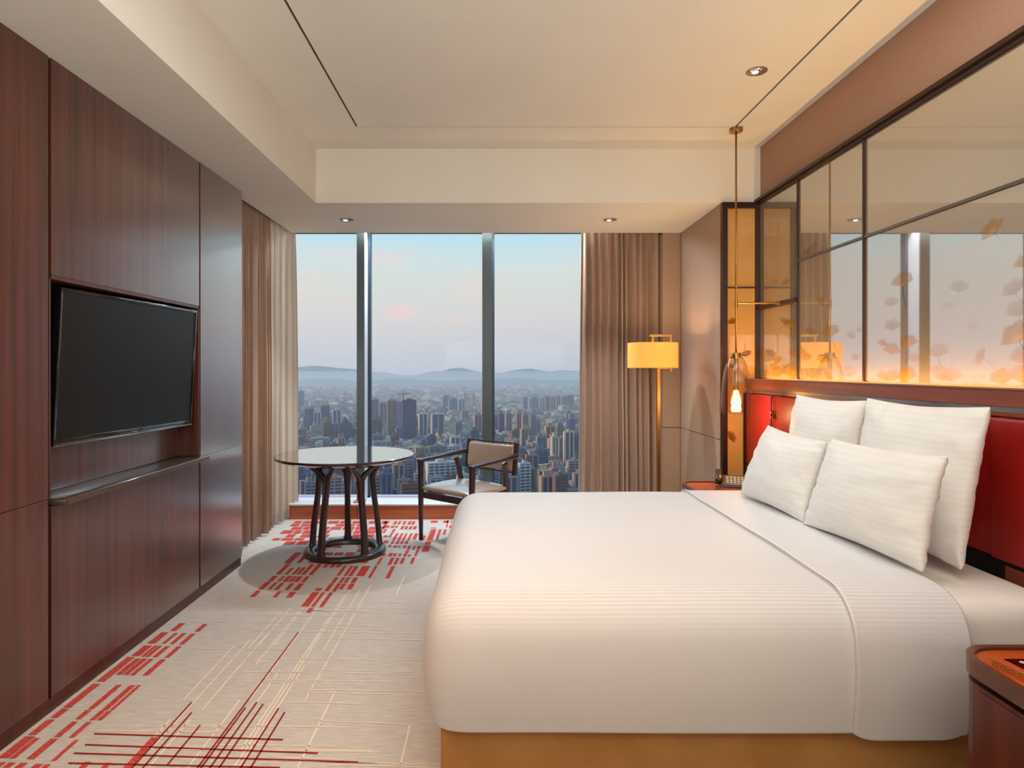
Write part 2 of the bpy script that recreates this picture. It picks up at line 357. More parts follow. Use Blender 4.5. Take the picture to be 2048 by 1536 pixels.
# ------------------------------------------------------------------ wood wall panels
WT = .02
ww = struct('wall_wood_panels', 'reddish walnut panelled wall with television niche')
def wp(y0, y1, z0, z1, m=WALNUT, name='wood_panel'):
    return obj(name, B(XL-WT, XL, y0, y1, z0, z1, bev=.0015, seg=1), m, ww)
JY = [BACK, .2, 1.4, 2.597, 3.92, 4.577]
for a, b in ((JY[0], JY[1]), (JY[1], JY[2]), (JY[2], JY[3])):
    wp(a+.004, b-.006, .86, ZS-.001); wp(a+.004, b-.006, .062, .857)
wp(2.609, 3.914, 1.758, ZS-.001); wp(2.609, 3.914, .062, .828)
wp(3.930, 4.577, .848, ZS-.001); wp(3.930, 4.577, .062, .845)
obj('end_panel', B(-2.3, XL-.001, 4.50, 4.576, 0.062, ZS), WALNUT, ww)
obj('backing', B(-1.93, XL-WT-.001, BACK, 2.596, 0, ZS), JOINT, ww)
obj('backing', B(-1.93, XL-WT-.001, 3.925, 4.50, 0, ZS), JOINT, ww)
obj('backing', B(-1.93, XL-WT-.001, 2.596, 3.925, 1.76, ZS), JOINT, ww)
obj('backing', B(-1.93, XL-WT-.001, 2.596, 3.925, 0, .826), JOINT, ww)
obj('plinth', B(-1.95, XL-.006, BACK, 4.572, 0, .058), wood('plinth_wood', (66, 30, 22), (84, 40, 30), .4), ww)
# niche: black back behind the television, walnut back under it
obj('niche_back', B(-1.94, -1.932, 2.60, 3.92, 1.05, 1.758), BLACK, ww)
obj('niche_panel', B(-1.935, -1.905, 2.60, 3.92, .858, 1.048), WALNUT, ww)
obj('niche_side', B(-1.93, XL-.002, 3.910, 3.921, .858, 1.757), WALNUTD, ww)
obj('niche_side', B(-1.93, XL-.002, 2.598, 2.607, .858, 1.757), WALNUTD, ww)
obj('niche_top', B(-1.93, XL-.002, 2.60, 3.92, 1.742, 1.757), WALNUTD, ww)
sh = nb(); box(sh, -1.93, XL+.052, 2.612, 3.945, .828, .857, bev=.010, seg=3)
shf = obj('shelf', sh, mat('shelf_top_dark', (70, 52, 46), .3, coat=.5), ww, smooth=True, autos=40)
tag_ = obj('shelf_edge', B(XL+.045, XL+.0535, 2.63, 3.935, .832, .853), mat('shelf_edge_bronze', (112, 92, 70), .35, .6), ww)

# ------------------------------------------------------------------ glass panelled wall with ginkgo prints
ZG0, ZG1 = 1.312, 2.615
gw = struct('wall_headboard_glass', 'beige lacquered glass panels printed with ginkgo leaves behind the bed')
XG = 1.986
YV = [4.885, 4.245, 3.485, 1.95, .4]         # verticals, far to near
def cell(y0, y1, z0, z1): return obj('glass_panel', B(XG, XR, y0+.006, y1-.006, z0+.004, z1-.004), GLASSP, gw)
cell(YV[1], YV[0]-.02, 1.842, ZG1); cell(YV[1], YV[0]-.02, ZG0, 1.828)
for a, b in ((YV[2], YV[1]), (YV[3], YV[2]), (YV[4], YV[3])):
    cell(a, b, 2.093, ZG1); cell(a, b, ZG0, 2.083)
for y in YV[1:]: obj('vertical_trim', B(XG-.010, XR, y-.008, y+.008, ZG0, ZG1), BRONZE, gw)
obj('corner_trim', B(XG-.03, XR, 4.862, 4.905, ZG0-.7, ZG1), BRONZE, gw)
obj('middle_trim', B(XG-.008, XR, .4, YV[1]-.008, 2.081, 2.095), GREYTRIM, gw)
obj('middle_trim', B(XG-.022, XR, YV[1]+.008, 4.862, 1.820, 1.848), BRONZE, gw)
tt = nb(); box(tt, XG-.035, XR, BACK, 4.905, ZG1+.014, ZG1+.034); box(tt, XG-.02, XR, BACK, 4.9, ZG1-.002, ZG1+.016)
obj('top_trim', tt, BRONZE, gw)
# narrow silk panel facing the room
sp = struct('wall_silk_panel', 'narrow gold silk panel in a dark bronze frame beside the bed wall')
YF = 4.885
obj('silk_panel', B(1.745, 1.975, YF, YF+.012, 1.996, 2.585), SILKP, sp)
obj('silk_panel', B(1.745, 1.975, YF, YF+.012, .05, 1.986), SILKP, sp)
fr = nb(); box(fr, 1.704, 1.722, YF-.03, YF+.02, 0, 2.628); obj('outer_frame', fr, BRONZE, sp)
obj('inner_frame', B(1.724, 1.746, YF-.018, YF+.02, 0, 2.60), BRONZE, sp)
obj('inner_frame', B(1.968, 1.99, YF-.012, YF+.02, 0, 2.60), BRONZE, sp)
obj('top_frame', B(1.722, 1.99, YF-.028, YF+.02, 2.585, 2.628), BRONZE, sp)
obj('cross_bar', B(1.746, 1.968, YF-.008, YF+.02, 1.986, 1.996), BRONZE, sp)
obj('lower_frame', B(1.868, 1.884, YF-.02, YF+.02, 0, 1.20), BRONZE, sp)

# ginkgo leaves: flat prints on the glass, faded towards the rim
def leaf(bm, lay, P, size, ang, alpha, stem=None, seed=0, narrow=1.0):
    """P maps (u,v) metres on the panel to 3-D"""
    rnd = random.Random(seed); n = 22; spread = math.radians(72)*narrow
    c = bm.verts.new(P(0, 0)); rows = [[c]]
    for j, fr in enumerate((.28, .6, .85, 1.0)):
        row = []
        for i in range(n+1):
            t = i/n*2-1; a = ang+t*spread
            r = size*fr*(1+(.07*math.sin(9*t+seed)+.05*rnd.uniform(-1, 1)-(.20 if abs(t) < .07 else 0)-.03*t*t)*(fr > .9))
            row.append(bm.verts.new(P(r*math.cos(a), r*math.sin(a))))
        rows.append(row)
    def fc(vs, als):
        f = bm.faces.new(vs)
        for l, a in zip(f.loops, als): l[lay] = (a*alpha,)*3+(1,)
    A = (1, .92, .74, .5, 0.06)
    for i in range(n): fc((c, rows[1][i], rows[1][i+1]), (A[0], A[1], A[1]))
    for j in range(1, 4):
        for i in range(n): fc((rows[j][i], rows[j+1][i], rows[j+1][i+1], rows[j][i+1]), (A[j], A[j+1], A[j+1], A[j]))
    if stem:
        L, bend = stem; pts = []
        for k in range(9):
            s = k/8; a = ang+PI+bend*s
            pts.append(((pts[-1][0]+L/8*math.cos(a)), (pts[-1][1]+L/8*math.sin(a))) if pts else (0, 0))
        wd = size*.028
        for p, q in zip(pts, pts[1:]):
            dx, dy = q[0]-p[0], q[1]-p[1]; l = math.hypot(dx, dy); nx, ny = -dy/l*wd, dx/l*wd
            fc([bm.verts.new(P(p[0]+nx, p[1]+ny)), bm.verts.new(P(q[0]+nx, q[1]+ny)), bm.verts.new(P(q[0]-nx, q[1]-ny)), bm.verts.new(P(p[0]-nx, p[1]-ny))], (.8,)*4)
LV = [  # x, y, size in the detail crop; angle (deg, 90 = up); alpha; stem length factor, bend
 (1243, 640, 100, 92, 1, 1.5, .3), (768, 970, 85, 95, .9, 1.1, .7), (712, 1145, 62, 85, .8, 1.2, -.3), (500, 920, 75, 88, .9, 1, .8), (1165, 1090, 82, 80, .8, 0, 0),
 (1285, 1040, 80, 95, .9, 1.4, -.6), (1275, 1270, 95, 100, 1, 0, 0), (1610, 680, 95, 80, .25, 1.4, -.4), (1480, 1110, 105, 95, .35, .6, .5), (1780, 1120, 75, 150, .5, 1.2, -.2),
 (1850, 295, 110, 118, 1, 1.2, .9), (2015, 1010, 150, 115, 1, .6, .7), (2050, 510, 90, 100, .8, 0, 0), (1480, 1260, 110, 70, .4, 0, 0), (1570, 1270, 100, 95, .4, 0, 0),
 (1900, 1300, 110, 95, .8, 0, 0), (605, 435, 50, 80, .5, 0, 0), (650, 390, 45, 100, .3, 0, 0), (715, 715, 55, 215, .7, 1.2, -.2), (625, 960, 52, 70, .6, 1, .2), (540, 960, 50, 110, .5, 1, .2),
 (470, 630, 45, 95, .6, 0, 0), (390, 630, 45, 75, .3, 0, 0), (322, 1140, 100, 78, .7, 0, 0), (420, 1150, 45, 120, .6, 0, 0), (385, 1200, 55, 60, .5, 0, 0), (505, 1245, 100, 82, .8, 0, 0),
 (545, 1120, 90, 80, .6, 0, 0), (412, 1250, 75, 100, .8, 0, 0), (330, 1245, 50, 90, .6, 0, 0), (612, 1130, 50, 100, .6, 0, 0), (650, 1250, 70, 90, .6, 0, 0), (740, 1255, 50, 60, .6, 0, 0),
 (1165, 770, 70, 85, .35, 1, .8), (1175, 930, 80, 90, .45, 0, 0), (1105, 1035, 50, 75, .7, 0, 0), (895, 985, 55, 70, .35, 0, 0), (950, 940, 35, 70, .3, 0, 0), (930, 1130, 55, 90, .35, 0, 0),
 (880, 1240, 90, 90, .35, 0, 0), (1320, 1140, 65, 90, .3, 0, 0), (1990, 690, 110, 110, .4, 1, .9), (2010, 840, 120, 95, .35, .7, .9), (1110, 1260, 70, 80, .6, 0, 0), (1190, 1265, 80, 110, .7, 0, 0),
 (2030, 1280, 130, 80, .7, 0, 0), (1700, 930, 60, 60, .12, 0, 0), (1540, 790, 60, 85, .15, 1, .3), (1075, 1160, 110, 5, .0, 1.0, .2), (2040, 1150, 120, 95, .5, 0, 0)]
def prj(px, py):
    d = XG*F/(px-CX); return d, EYE+(CY-py)*d/F, d/F
def leaf_obj(items, parent, m):
    bm = nb(); lay = bm.loops.layers.float_color.new('fade')
    for P, s, a, al, st, sd, nr in items: leaf(bm, lay, P, s, a, al, st, sd, nr)
    o = obj('printed_leaves', bm, m, parent, kind='norec'); o['kind'] = 'stuff'; o['label'] = 'amber ginkgo leaf prints with thin stems'; return o
items = []
for k, (zx, zy, sz, an, al, sl, bd) in enumerate(LV):
    px, py = 1430+zx/3.314, 380+zy/3.314
    y, z, s = prj(px, py); size = sz/3.314*s
    zz = max(z, ZG0+.01)
    fy = .9*y/XG*.75+.25                     # prints are wider along the wall than the eye sees them
    items.append(((lambda u, v, y=y, z=zz, k=k, fy=fy: (XG-.0008-.00003*k, y-u*fy, max(z+v, ZG0+.003))), size, math.radians(an), al, (size*sl, bd) if sl else None, k, 1))
leaf_obj(items, gw, LEAFM)
items = []
for k, (x, z, s, an, al, st) in enumerate(((1.795, 1.72, .05, 110, .8, (.06, .9)), (1.885, 1.52, .05, -75, .9, (.06, -.5)), (1.79, 1.385, .04, 90, .5, None), (1.76, .86, .06, 30, .8, None))):
    items.append(((lambda u, v, x=x, z=z, k=k: (max(x+u, 1.747), YF-.0008-.00003*k, z+v)), s, math.radians(an), al, st, 90+k, 1))
leaf_obj(items, sp, LEAFS)

# ------------------------------------------------------------------ window wall
w1 = struct('window_1', 'full-height window with two dark mullions over the city')
def mullion(x0, x1, name):
    o = obj(name, B(x0, x1, 6.10, 6.115, .139, 2.78), MULL, w1)
    obj('mullion_side', B(x0+.004, x1-.002, 6.115, YW+.06, .139, 2.78), MULLW, w1)
    obj('mullion_bead', B(x1-.002, x1+.022, YW-.02, YW+.06, .139, 2.78), mat('mullion_blue', (40, 56, 74), .4), w1)
mullion(-1.293, -1.222, 'mullion'); mullion(-.115, -.022, 'mullion')
for x0, x1 in ((-2.15, -1.285), (-1.21, -.108), (-.012, 1.75)):
    obj('glass_pane', B(x0, x1, YW, YW+.012, .150, 2.78), PANE, w1)
obj('bottom_rail', B(-2.2, 1.75, YW-.02, YW+.06, .139, .152), mat('rail_lilac', (196, 190, 214), .4), w1)
obj('top_rail', B(-2.2, 1.75, YW-.02, YW+.06, 2.70, 2.80), MULL, w1)
obj('corner_post', B(XW-.02, XW+.06, YW-.03, YW+.06, 0, 2.80), MULL, w1)
obj('side_jamb', B(1.60, 1.95, YB+.5, YW+.1, 0, 2.80), MULL, w1)
w2 = struct('window_2', 'side window hidden behind the drawn-back left curtain')
obj('glass_pane', B(XW, XW+.012, 4.58, YW-.03, .15, 2.78), PANE, w2)
obj('bottom_rail', B(XW-.03, XW+.04, 4.55, YW-.03, 0, .15), MULL, w2)
obj('top_rail', B(XW-.03, XW+.04, 4.55, YW-.03, 2.70, 2.80), MULL, w2)
sill = struct('window_sill', 'low window bench, white stone top over an orange wood front')
obj('stone_top', B(-1.9, 1.545, YB-.004, YW+.02, .126, .139), LEDGE, sill)
for a, b in ((-1.9, -1.262), (-1.258, -.07), (-.066, 1.545)):
    obj('wood_front', B(a, b, YB, YB+.03, 0, .112), LEDGEWOOD, sill)
obj('nosing', B(-1.9, 1.545, YB-.006, YB+.03, .113, .126), mat('ledge_nosing', (150, 84, 56), .35), sill)
obj('bench_core', B(-1.9, 1.545, YB+.03, YW+.1, 0, .126), JOINT, sill)
obj('mullion_shoe', B(-1.31, -1.205, 6.02, 6.12, .139, .150), LEDGEWOOD, sill)

# ------------------------------------------------------------------ carpet pattern
def fxy(px, py):
    d = EYE*F/(py-CY); return ((px-CX)*d/F, d)
blocks = []
def blk(sc_, ox, oy, L, top=False):
    for xl, xr, yb, yt in L:
        b = oy+yb/sc_; t = oy+yt/sc_; ref = t if top else b
        X0, _ = fxy(ox+xl/sc_, ref); X1, _ = fxy(ox+xr/sc_, ref)
        d0 = EYE*F/(b-CY); d1 = EYE*F/(t-CY); blocks.append((X0, X1, d0, d1))
blk(4.6545, 0, 1220, [(-20,80,1380,1180),(85,140,1385,1195),(245,320,1390,1200),(478,520,1405,1212),(260,335,1165,1022),(500,560,1185,1040),(638,690,1190,1045),
 (468,540,1005,920),(700,755,1018,932),(832,885,1027,940),(900,950,1027,942),(585,660,910,690),(820,875,922,700),(942,1000,935,703),(1020,1055,935,703),(895,975,668,440),
 (1075,1130,605,455),(1140,1195,605,455),(1210,1255,608,458),(1325,1380,610,462),(1220,1300,430,333),(1310,1345,437,335),(1352,1390,437,335),(1420,1465,440,338),(1530,1575,445,342),
 (1370,1445,313,210),(1505,1540,315,215),(1578,1620,318,217),(1665,1710,322,222),(1585,1640,195,125),(1810,1855,203,132)])
blk(4.6545, 0, 1220, [(-30,60,1640,1420),(85,150,1640,1422),(190,262,1640,1425),(330,402,1640,1435),(420,476,1640,1440),(790,852,1640,1417),(985,1042,1640,1425),(1410,1475,1640,1188)], True)
blk(7.314, 480, 1100, [(640,740,195,40),(825,885,190,90),(520,590,358,205),(650,700,358,265),(750,800,362,258),(820,870,362,255),(890,950,365,215),(995,1060,368,160),(1200,1265,258,215),
 (1305,1370,258,215),(1390,1460,258,215),(1410,1455,378,232),(1515,1560,380,235),(1580,1640,382,237),(1695,1820,382,237),(400,470,462,380),(540,590,462,385),
 (615,690,468,380),(705,760,470,385),(775,850,470,388),(885,945,475,390),(260,340,580,470),(400,450,582,480),(495,555,583,485),(645,705,590,490),(770,850,595,492),(140,215,688,598),
 (475,535,692,608),(665,755,697,615),(1090,1180,600,560),(1330,1385,483,400),(1230,1295,603,490),(1440,1490,483,402),(1510,1565,483,402),(1610,1680,487,405),(1340,1400,610,492),
 (1440,1500,578,495),(1555,1630,578,500),(890,1000,830,620),(1035,1085,835,622),(1150,1210,842,625),(965,1030,920,850)])
blk(9.309, 700, 1030, [(330,385,1175,945),(655,730,1185,955),(490,540,925,795),(695,760,932,800),(805,865,925,800),(920,985,908,800),(1110,1170,910,795),(595,645,768,720),(700,775,770,710),
 (795,850,770,715),(890,940,770,720),(985,1045,775,720),(1070,1120,775,740),(1190,1240,770,650),(1020,1080,720,655),(1060,1110,640,575),(1155,1200,640,580),(1240,1295,635,578),(1330,1460,685,575),
 (1390,1500,550,490),(1430,1540,465,270),(1590,1640,465,270),(1725,1770,365,270),(1500,1600,250,238),(700,760,600,560),(795,865,610,570),(885,930,610,570),(975,1040,610,570),(750,800,540,480),
 (840,900,540,480),(925,980,540,482),(1010,1070,540,482),(785,835,470,345),(880,930,470,345),(970,1010,470,345),(1060,1110,470,345),(1155,1220,460,345),(1340,1380,465,385),(600,700,530,480),
 (615,700,410,380),(715,760,415,260),(600,640,340,265),(590,640,240,200),(650,720,240,200),(745,820,240,205),(835,880,240,205),(930,985,268,205),(1005,1060,268,210),(1085,1140,270,210),
 (1165,1220,270,210),(615,660,180,120),(795,850,180,120),(880,920,180,115),(975,1020,180,120),(1065,1120,180,120),(1135,1190,180,120),(1840,1880,245,190),(1780,1810,235,170),(1790,1820,160,100),(1870,1890,160,100)])
rb = random.Random(5)
def fillgrid(X0, X1, d0, d1, keep, cw, rh):
    d = d0
    while d < d1:
        h = rb.uniform(*rh); x = X0+rb.uniform(0, .05)
        while x < X1:
            wdt = rb.uniform(*cw)
            if rb.random() < keep: blocks.append((x, min(x+wdt, X1), d, min(d+h, d1)))
            x += wdt+rb.choice((.012, .016, .05))
        d += h+.022
fillgrid(-1.84, -.95, 5.10, 5.90, .74, (.05, .10), (.07, .13))
fillgrid(-1.36, -.90, 4.62, 5.06, .72, (.045, .08), (.07, .11))
fillgrid(-.60, -.30, 5.62, 5.93, .5, (.05, .08), (.07, .1))
bm = nb()
for X0, X1, d0, d1 in blocks: quad(bm, [(X0, d0, .0016), (X1, d0, .0016), (X1, d1, .0016), (X0, d1, .0016)])
o = obj('red_carpet_blocks', bm, REDP, fl); o['kind'] = 'stuff'; o['label'] = 'broken red woven blocks in the carpet'
def fline(bm, p, q, wd, z):
    a = Vector((*fxy(*p), z)); b = Vector((*fxy(*q), z)); t = (b-a).normalized(); n = Vector((-t.y, t.x, 0))*wd/2
    quad(bm, [a+n, b+n, b-n, a-n])
def vline(bm, x, y, y2, wd, z):
    X, _ = fxy(x, y); d0 = EYE*F/(y-CY); d1 = EYE*F/(y2-CY); quad(bm, [(X-wd/2, d0, z), (X+wd/2, d0, z), (X+wd/2, d1, z), (X-wd/2, d1, z)])
bm = nb()
for zx, zy, ze in ((295,88,700),(295,160,700),(355,250,530),(675,125,700),(755,88,700),(800,100,700),(908,130,700),(952,158,700)):
    vline(bm, 300+zx/3.531, 1380+zy/3.531, 1380+ze/3.531, .007, .0020)
vline(bm, 597, 1265, 1600, .007, .0020)
for p, q in (((188, 1468), (566, 1480)), ((170, 1490), (636, 1507)), ((148, 1507), (716, 1525)), ((137, 1527), (560, 1536))): fline(bm, p, q, .008, .0020)
o = obj('dark_red_lines', bm, DREDP, fl); o['kind'] = 'stuff'; o['label'] = 'thin dark red woven lines in the carpet'
bm = nb(); rb = random.Random(11)
for px, y0, y1 in ((500, 1280, 1500), (533, 1270, 1420), (700, 1180, 1536), (742, 1170, 1400), (655, 1240, 1500), (480, 1400, 1536), (560, 1340, 1536), (610, 1330, 1536), (672, 1380, 1536), (820, 1450, 1536), (640, 1210, 1400), (600, 1220, 1330),
                   (560, 1225, 1300), (720, 1180, 1300), (690, 1190, 1300), (470, 1290, 1400), (810, 1150, 1190), (620, 1200, 1290), (582, 1215, 1290), (340, 1440, 1520), (380, 1440, 1536)):
    vline(bm, px, y0, y1, .006, .0012)
for k in range(34):
    y = rb.uniform(1190, 1530); x0 = rb.uniform(.0, .75)*(860-max(60, 487-(y-1130)*1.25))+max(60, 487-(y-1130)*1.25); fline(bm, (x0, y), (min(x0+rb.uniform(120, 420), 880), y+rb.uniform(2, 8)), .005, .0012)
o = obj('pale_lines', bm, PALEP, fl); o['kind'] = 'stuff'; o['label'] = 'thin pale woven lines in the carpet'

# ================================================================== CURTAINS
def curtain(p0, p1, z0, z1, nf, amp, flare=1.0, nz=26, seed=1, pinch=True, step=14, nrm=None, topsc=1.0):
    rnd = random.Random(seed); a = Vector((*p0, 0)); b = Vector((*p1, 0)); t = (b-a); L = t.length; t.normalize()
    n = nrm or Vector((-t.y, t.x, 0)); ns = nf*step
    ph = [rnd.uniform(.5, 1.55) for _ in range(nf+1)]; tot = sum(ph[:nf]); cum = [0]
    for k in range(nf): cum.append(cum[-1]+ph[k]/tot)
    am = [rnd.uniform(.4, 1.3) for _ in range(nf+1)]; lean = [rnd.uniform(-.45, .45) for _ in range(nf+1)]
    bm = nb(); rows = []
    for j in range(nz+1):
        v = j/nz; z = z1+(z0-z1)*v; row = []
        tp = math.exp(-v*14) if pinch else 0
        for i in range(ns+1):
            k = min(i//step, nf-1); f = (i-k*step)/step
            s = (cum[k]+(cum[k+1]-cum[k])*f)
            w_ = math.sin(2*PI*f); sh = math.copysign(abs(w_)**.75, w_)
            A = amp*(am[k]*(1-f)+am[k+1]*f)*(1-.55*tp)*(.85+.25*v)
            off = A*sh + .10*amp*math.sin(6*PI*f+v*3)
            s2 = s + .18/nf*math.sin(4*PI*f)*(1-tp) + lean[k]/nf*math.sin(PI*f)*v*.8 + .12/nf*math.sin(2*PI*f+seed)*noise.noise(Vector((k*.7, v*3, seed)))
            s2 = .5+(s2-.5)*(topsc+(1-topsc)*min(1, v*flare))
            p = a+t*(L*s2)+n*off; row.append(bm.verts.new((p.x, p.y, z)))
        rows.append(row)
    for r0, r1 in zip(rows, rows[1:]):
        for i in range(ns): bm.faces.new((r0[i], r0[i+1], r1[i+1], r1[i]))
    return bm
def cloth(name, bm, m, parent, thick=.003):
    o = obj(name, bm, m, parent, smooth=True, kind='norec')
    md = o.modifiers.new('thickness', 'SOLIDIFY'); md.thickness = thick; return o
t = thing('curtain', 'taupe fabric curtain hanging right of the window beside the floor lamp', 'curtain', (1.2, 6.13, 0), group=None)
cloth('drape', curtain((.80, 6.115), (1.56, 6.115), .145, 2.735, 11, .058, seed=3, nz=34, topsc=.96), CURT, t)
bm = nb(); box(bm, .7, 1.62, 6.10, 6.13, 2.735, 2.74); obj('curtain_track', bm, WHITEPL, t)
t = thing('curtain', 'taupe fabric curtain drawn back at the end of the wood wall', 'curtain', (-1.95, 5.1, 0))
cloth('drape', curtain((-1.945, 4.62), (-1.945, 5.60), .02, 2.735, 10, .062, seed=8, nz=34), CURT, t)
obj('curtain_track', B(-1.96, -1.93, 4.6, 6.25, 2.735, 2.74), WHITEPL, t)
t = thing('sheer_curtain', 'cream sheer curtain between the left taupe curtain and the glass', 'sheer curtain', (-1.95, 5.9, 0))
cloth('drape', curtain((-1.955, 5.58), (-1.90, 6.13), .02, 2.735, 8, .05, seed=15, nz=30), SHEER, t, .001)

# ================================================================== TELEVISION
t = thing('television', 'black flat television tilted forward in the walnut wall niche', 'television', (-1.83, 3.31, 1.39))
t.rotation_euler = (0, math.radians(3), math.radians(-3.0))
# local: x towards the room, y along the wall, z up
obj('housing', B(-.035, .0, -.545, .545, -.32, .325, bev=.006), BLACK, t, local=True)
bz = nb(); W, H = .566, .338
for y0, y1, z0, z1 in ((-W, W, H-.016, H), (-W, W, -H, -H+.026), (-W, -W+.014, -H+.026, H-.016), (W-.014, W, -H+.026, H-.016)): box(bz, -.012, .014, y0, y1, z0, z1, bev=.003)
obj('bezel', bz, BEZEL, t, local=True, smooth=True, autos=40)
obj('screen', B(0.0, .008, -W+.013, W-.013, -H+.025, H-.015), SCREEN, t, local=True)
obj('silver_edge', B(.010, .016, -W, W, -H-.003, -H+.003), CHROME, t, local=True)
obj('logo_plate', B(.0142, .0152, -.02, .025, -H+.008, -H+.014), CHROME, t, local=True)
obj('wall_bracket', B(-.085, -.035, -.12, .12, -.12, .12), BLACK, t, local=True)
cb = nb(); sweep(cb, [(-.04, -.30, -.30), (-.03, -.28, -.345), (-.03, -.18, -.350), (-.03, -.05, -.345), (-.04, .02, -.30)], .004, 6); obj('cable', cb, BLACK, t, local=True, smooth=True)

# ================================================================== ROUND TABLE
TX, TY = -1.122, 4.89
t = thing('round_table', 'dark round table with five splayed legs by the window', 'table', (TX, TY, 0))
bm = nb(); R = .512
lathe(bm, [(0, .740), (R-.004, .740), (R, .737), (R, .724), (R-.010, .717), (.45, .702), (.40, .697), (.30, .697), (0, .697)], n=96); obj('tabletop', bm, TABLETOP, t, smooth=True, local=True, autos=30)
bm = nb(); lathe(bm, [(.300, 0), (.302, .026), (.292, .038), (.262, .043), (.236, .041), (.222, .030), (.220, 0)], n=80, closed=True); obj('foot_ring', bm, DARKWOOD, t, smooth=True, local=True, autos=50)
bm = nb(); lathe(bm, [(.30, .672), (.30, .701), (.24, .701), (.24, .672)], n=60, closed=True); obj('apron_ring', bm, DARKWOOD, t, smooth=True, local=True, autos=50)
for k in range(5):
    a = PI/2+k*2*PI/5+.15; cr_, sr = Vector((math.cos(a), math.sin(a), 0)), Vector((-math.sin(a), math.cos(a), 0))
    bm = nb(); P = lambda r, s, z: cr_*r+sr*s+Vector((0, 0, z))
    sweep(bm, [P(.266, 0, .02), P(.262, 0, .06), P(.250, 0, .2), P(.215, 0, .45), P(.205, 0, .56), P(.206, 0, .60)], [(.020, .046), (.020, .026), (.021, .024), (.020, .022), (.022, .030), (.022, .034)], 12, flat=.55, up=cr_)
    for sgn in (-1, 1):
        sweep(bm, [P(.206, sgn*.008, .555), P(.214, sgn*.030, .605), P(.238, sgn*.085, .655), P(.262, sgn*.125, .690)], [(.020, .016), (.019, .018), (.016, .014), (.015, .016)], 12, flat=.55, up=cr_)
    obj('leg', bm, DARKWOOD, t, smooth=True, local=True, autos=45)

# ================================================================== ARMCHAIR
FL, FR, BL, BR = Vector((-.602, 5.245, 0)), Vector((-.172, 4.87, 0)), Vector((-.262, 5.63, 0)), Vector((.165, 5.255, 0))
cc = (FL+FR+BL+BR)/4; ang = math.atan2((FR-FL).y, (FR-FL).x)
t = thing('armchair', 'low open-arm chair with taupe leather seat between table and bed', 'chair', tuple(cc), ang)
# local x right (seen from the front), y towards the back
hw, hd = .285, .25
for s in (-1, 1):
    bm = nb(); sweep(bm, [(s*(hw-.005), -hd, 0), (s*(hw-.003), -hd, .42), (s*hw, -hd, .62), (s*hw, -hd, .635)], [(.013, .013), (.021, .020), (.021, .020), (.021, .020)], 12, flat=.55, up=Vector((0, 1, 0)))
    lg = obj('leg', bm, DARKWOOD, t, smooth=True, local=True, autos=45)
    bm = nb(); sweep(bm, [(s*(hw-.005), -hd, 0.0), (s*(hw-.005), -hd, .05)], [(.0142, .0142), (.0152, .0152)], 12, flat=.55, up=Vector((0, 1, 0))); obj('foot_cap', bm, BRONZE, lg, local=True)
    bm = nb(); sweep(bm, [(s*(hw-.03), hd+.03, 0), (s*(hw-.03), hd-.005, .22), (s*(hw-.04), hd-.06, .40), (s*(hw-.02), hd-.10, .60), (s*(hw-.01), hd-.11, .63)], [(.012, .013), (.019, .019), (.021, .024), (.018, .020), (.02, .022)], 12, flat=.55, up=Vector((0, 1, 0)))
    obj('leg', bm, DARKWOOD, t, smooth=True, local=True, autos=45)
    bm = nb(); sweep(bm, [(s*hw, -hd-.02, .640), (s*hw, -hd+.05, .646), (s*hw, 0, .655), (s*(hw-.002), hd-.08, .668), (s*(hw-.006), hd+.035, .672)], [(.012, .022), (.013, .023), (.016, .022), (.019, .020), (.022, .018)], 12, flat=.5)
    obj('armrest', bm, DARKWOOD, t, smooth=True, local=True, autos=45)
bm = nb()
for a_ in ((-.275, .275, -.262, -.232), (-.275, .275, .19, .215)): box(bm, *a_, .345, .395, bev=.004)
for s in (-1, 1): box(bm, s*.262-.014, s*.262+.014, -.24, .20, .345, .395, bev=.004)
obj('seat_frame', bm, DARKWOOD, t, local=True)
def cushion(sx, sy, h, n=26, dome=.03, e=5.0):
    bm = nb(); g_ = []
    def hgt(u, v, sgn):
        q = max(0, 1-abs(u)**e)*max(0, 1-abs(v)**e); return sgn*h/2*q**.35+(dome*(1-u*u)*(1-v*v) if sgn > 0 else 0)
    for sgn in (1, -1):
        g_.append([[None]*(n+1) for _ in range(n+1)])
        for i in range(n+1):
            for j in range(n+1):
                u = math.sin((i/n-.5)*PI); v = math.sin((j/n-.5)*PI)
                if sgn < 0 and (i in (0, n) or j in (0, n)): g_[1][i][j] = g_[0][i][j]; continue
                g_[-1][i][j] = bm.verts.new((u*sx/2*(1-.02*v*v), v*sy/2*(1-.02*u*u), hgt(u, v, sgn)))
    for gi, gg in enumerate(g_):
        for i in range(n):
            for j in range(n):
                f = (gg[i][j], gg[i+1][j], gg[i+1][j+1], gg[i][j+1]); bm.faces.new(f if gi == 0 else f[::-1])
    return bm
bm = cushion(.545, .47, .062, dome=.022); bmesh.ops.translate(bm, verts=bm.verts, vec=(0, -.03, .425)); obj('seat', bm, SEATLEA, t, smooth=True, local=True)
bm = nb(); rot = Matrix.Rotation(math.radians(-8), 4, 'X')
for x0, x1, z0, z1 in ((-.275, .275, .118, .130), (-.262, .262, -.118, -.104)): box(bm, x0, x1, -.012, .016, z0, z1, bev=.003)
box(bm, -.278, -.258, -.012, .016, -.118, .13, bev=.003); box(bm, .252, .278, -.014, .020, -.135, .13, bev=.003)
bmesh.ops.transform(bm, matrix=Matrix.Translation((0, hd+.035, .648)) @ rot, verts=bm.verts); bfr = obj('backrest', bm, DARKWOOD, t, local=True)
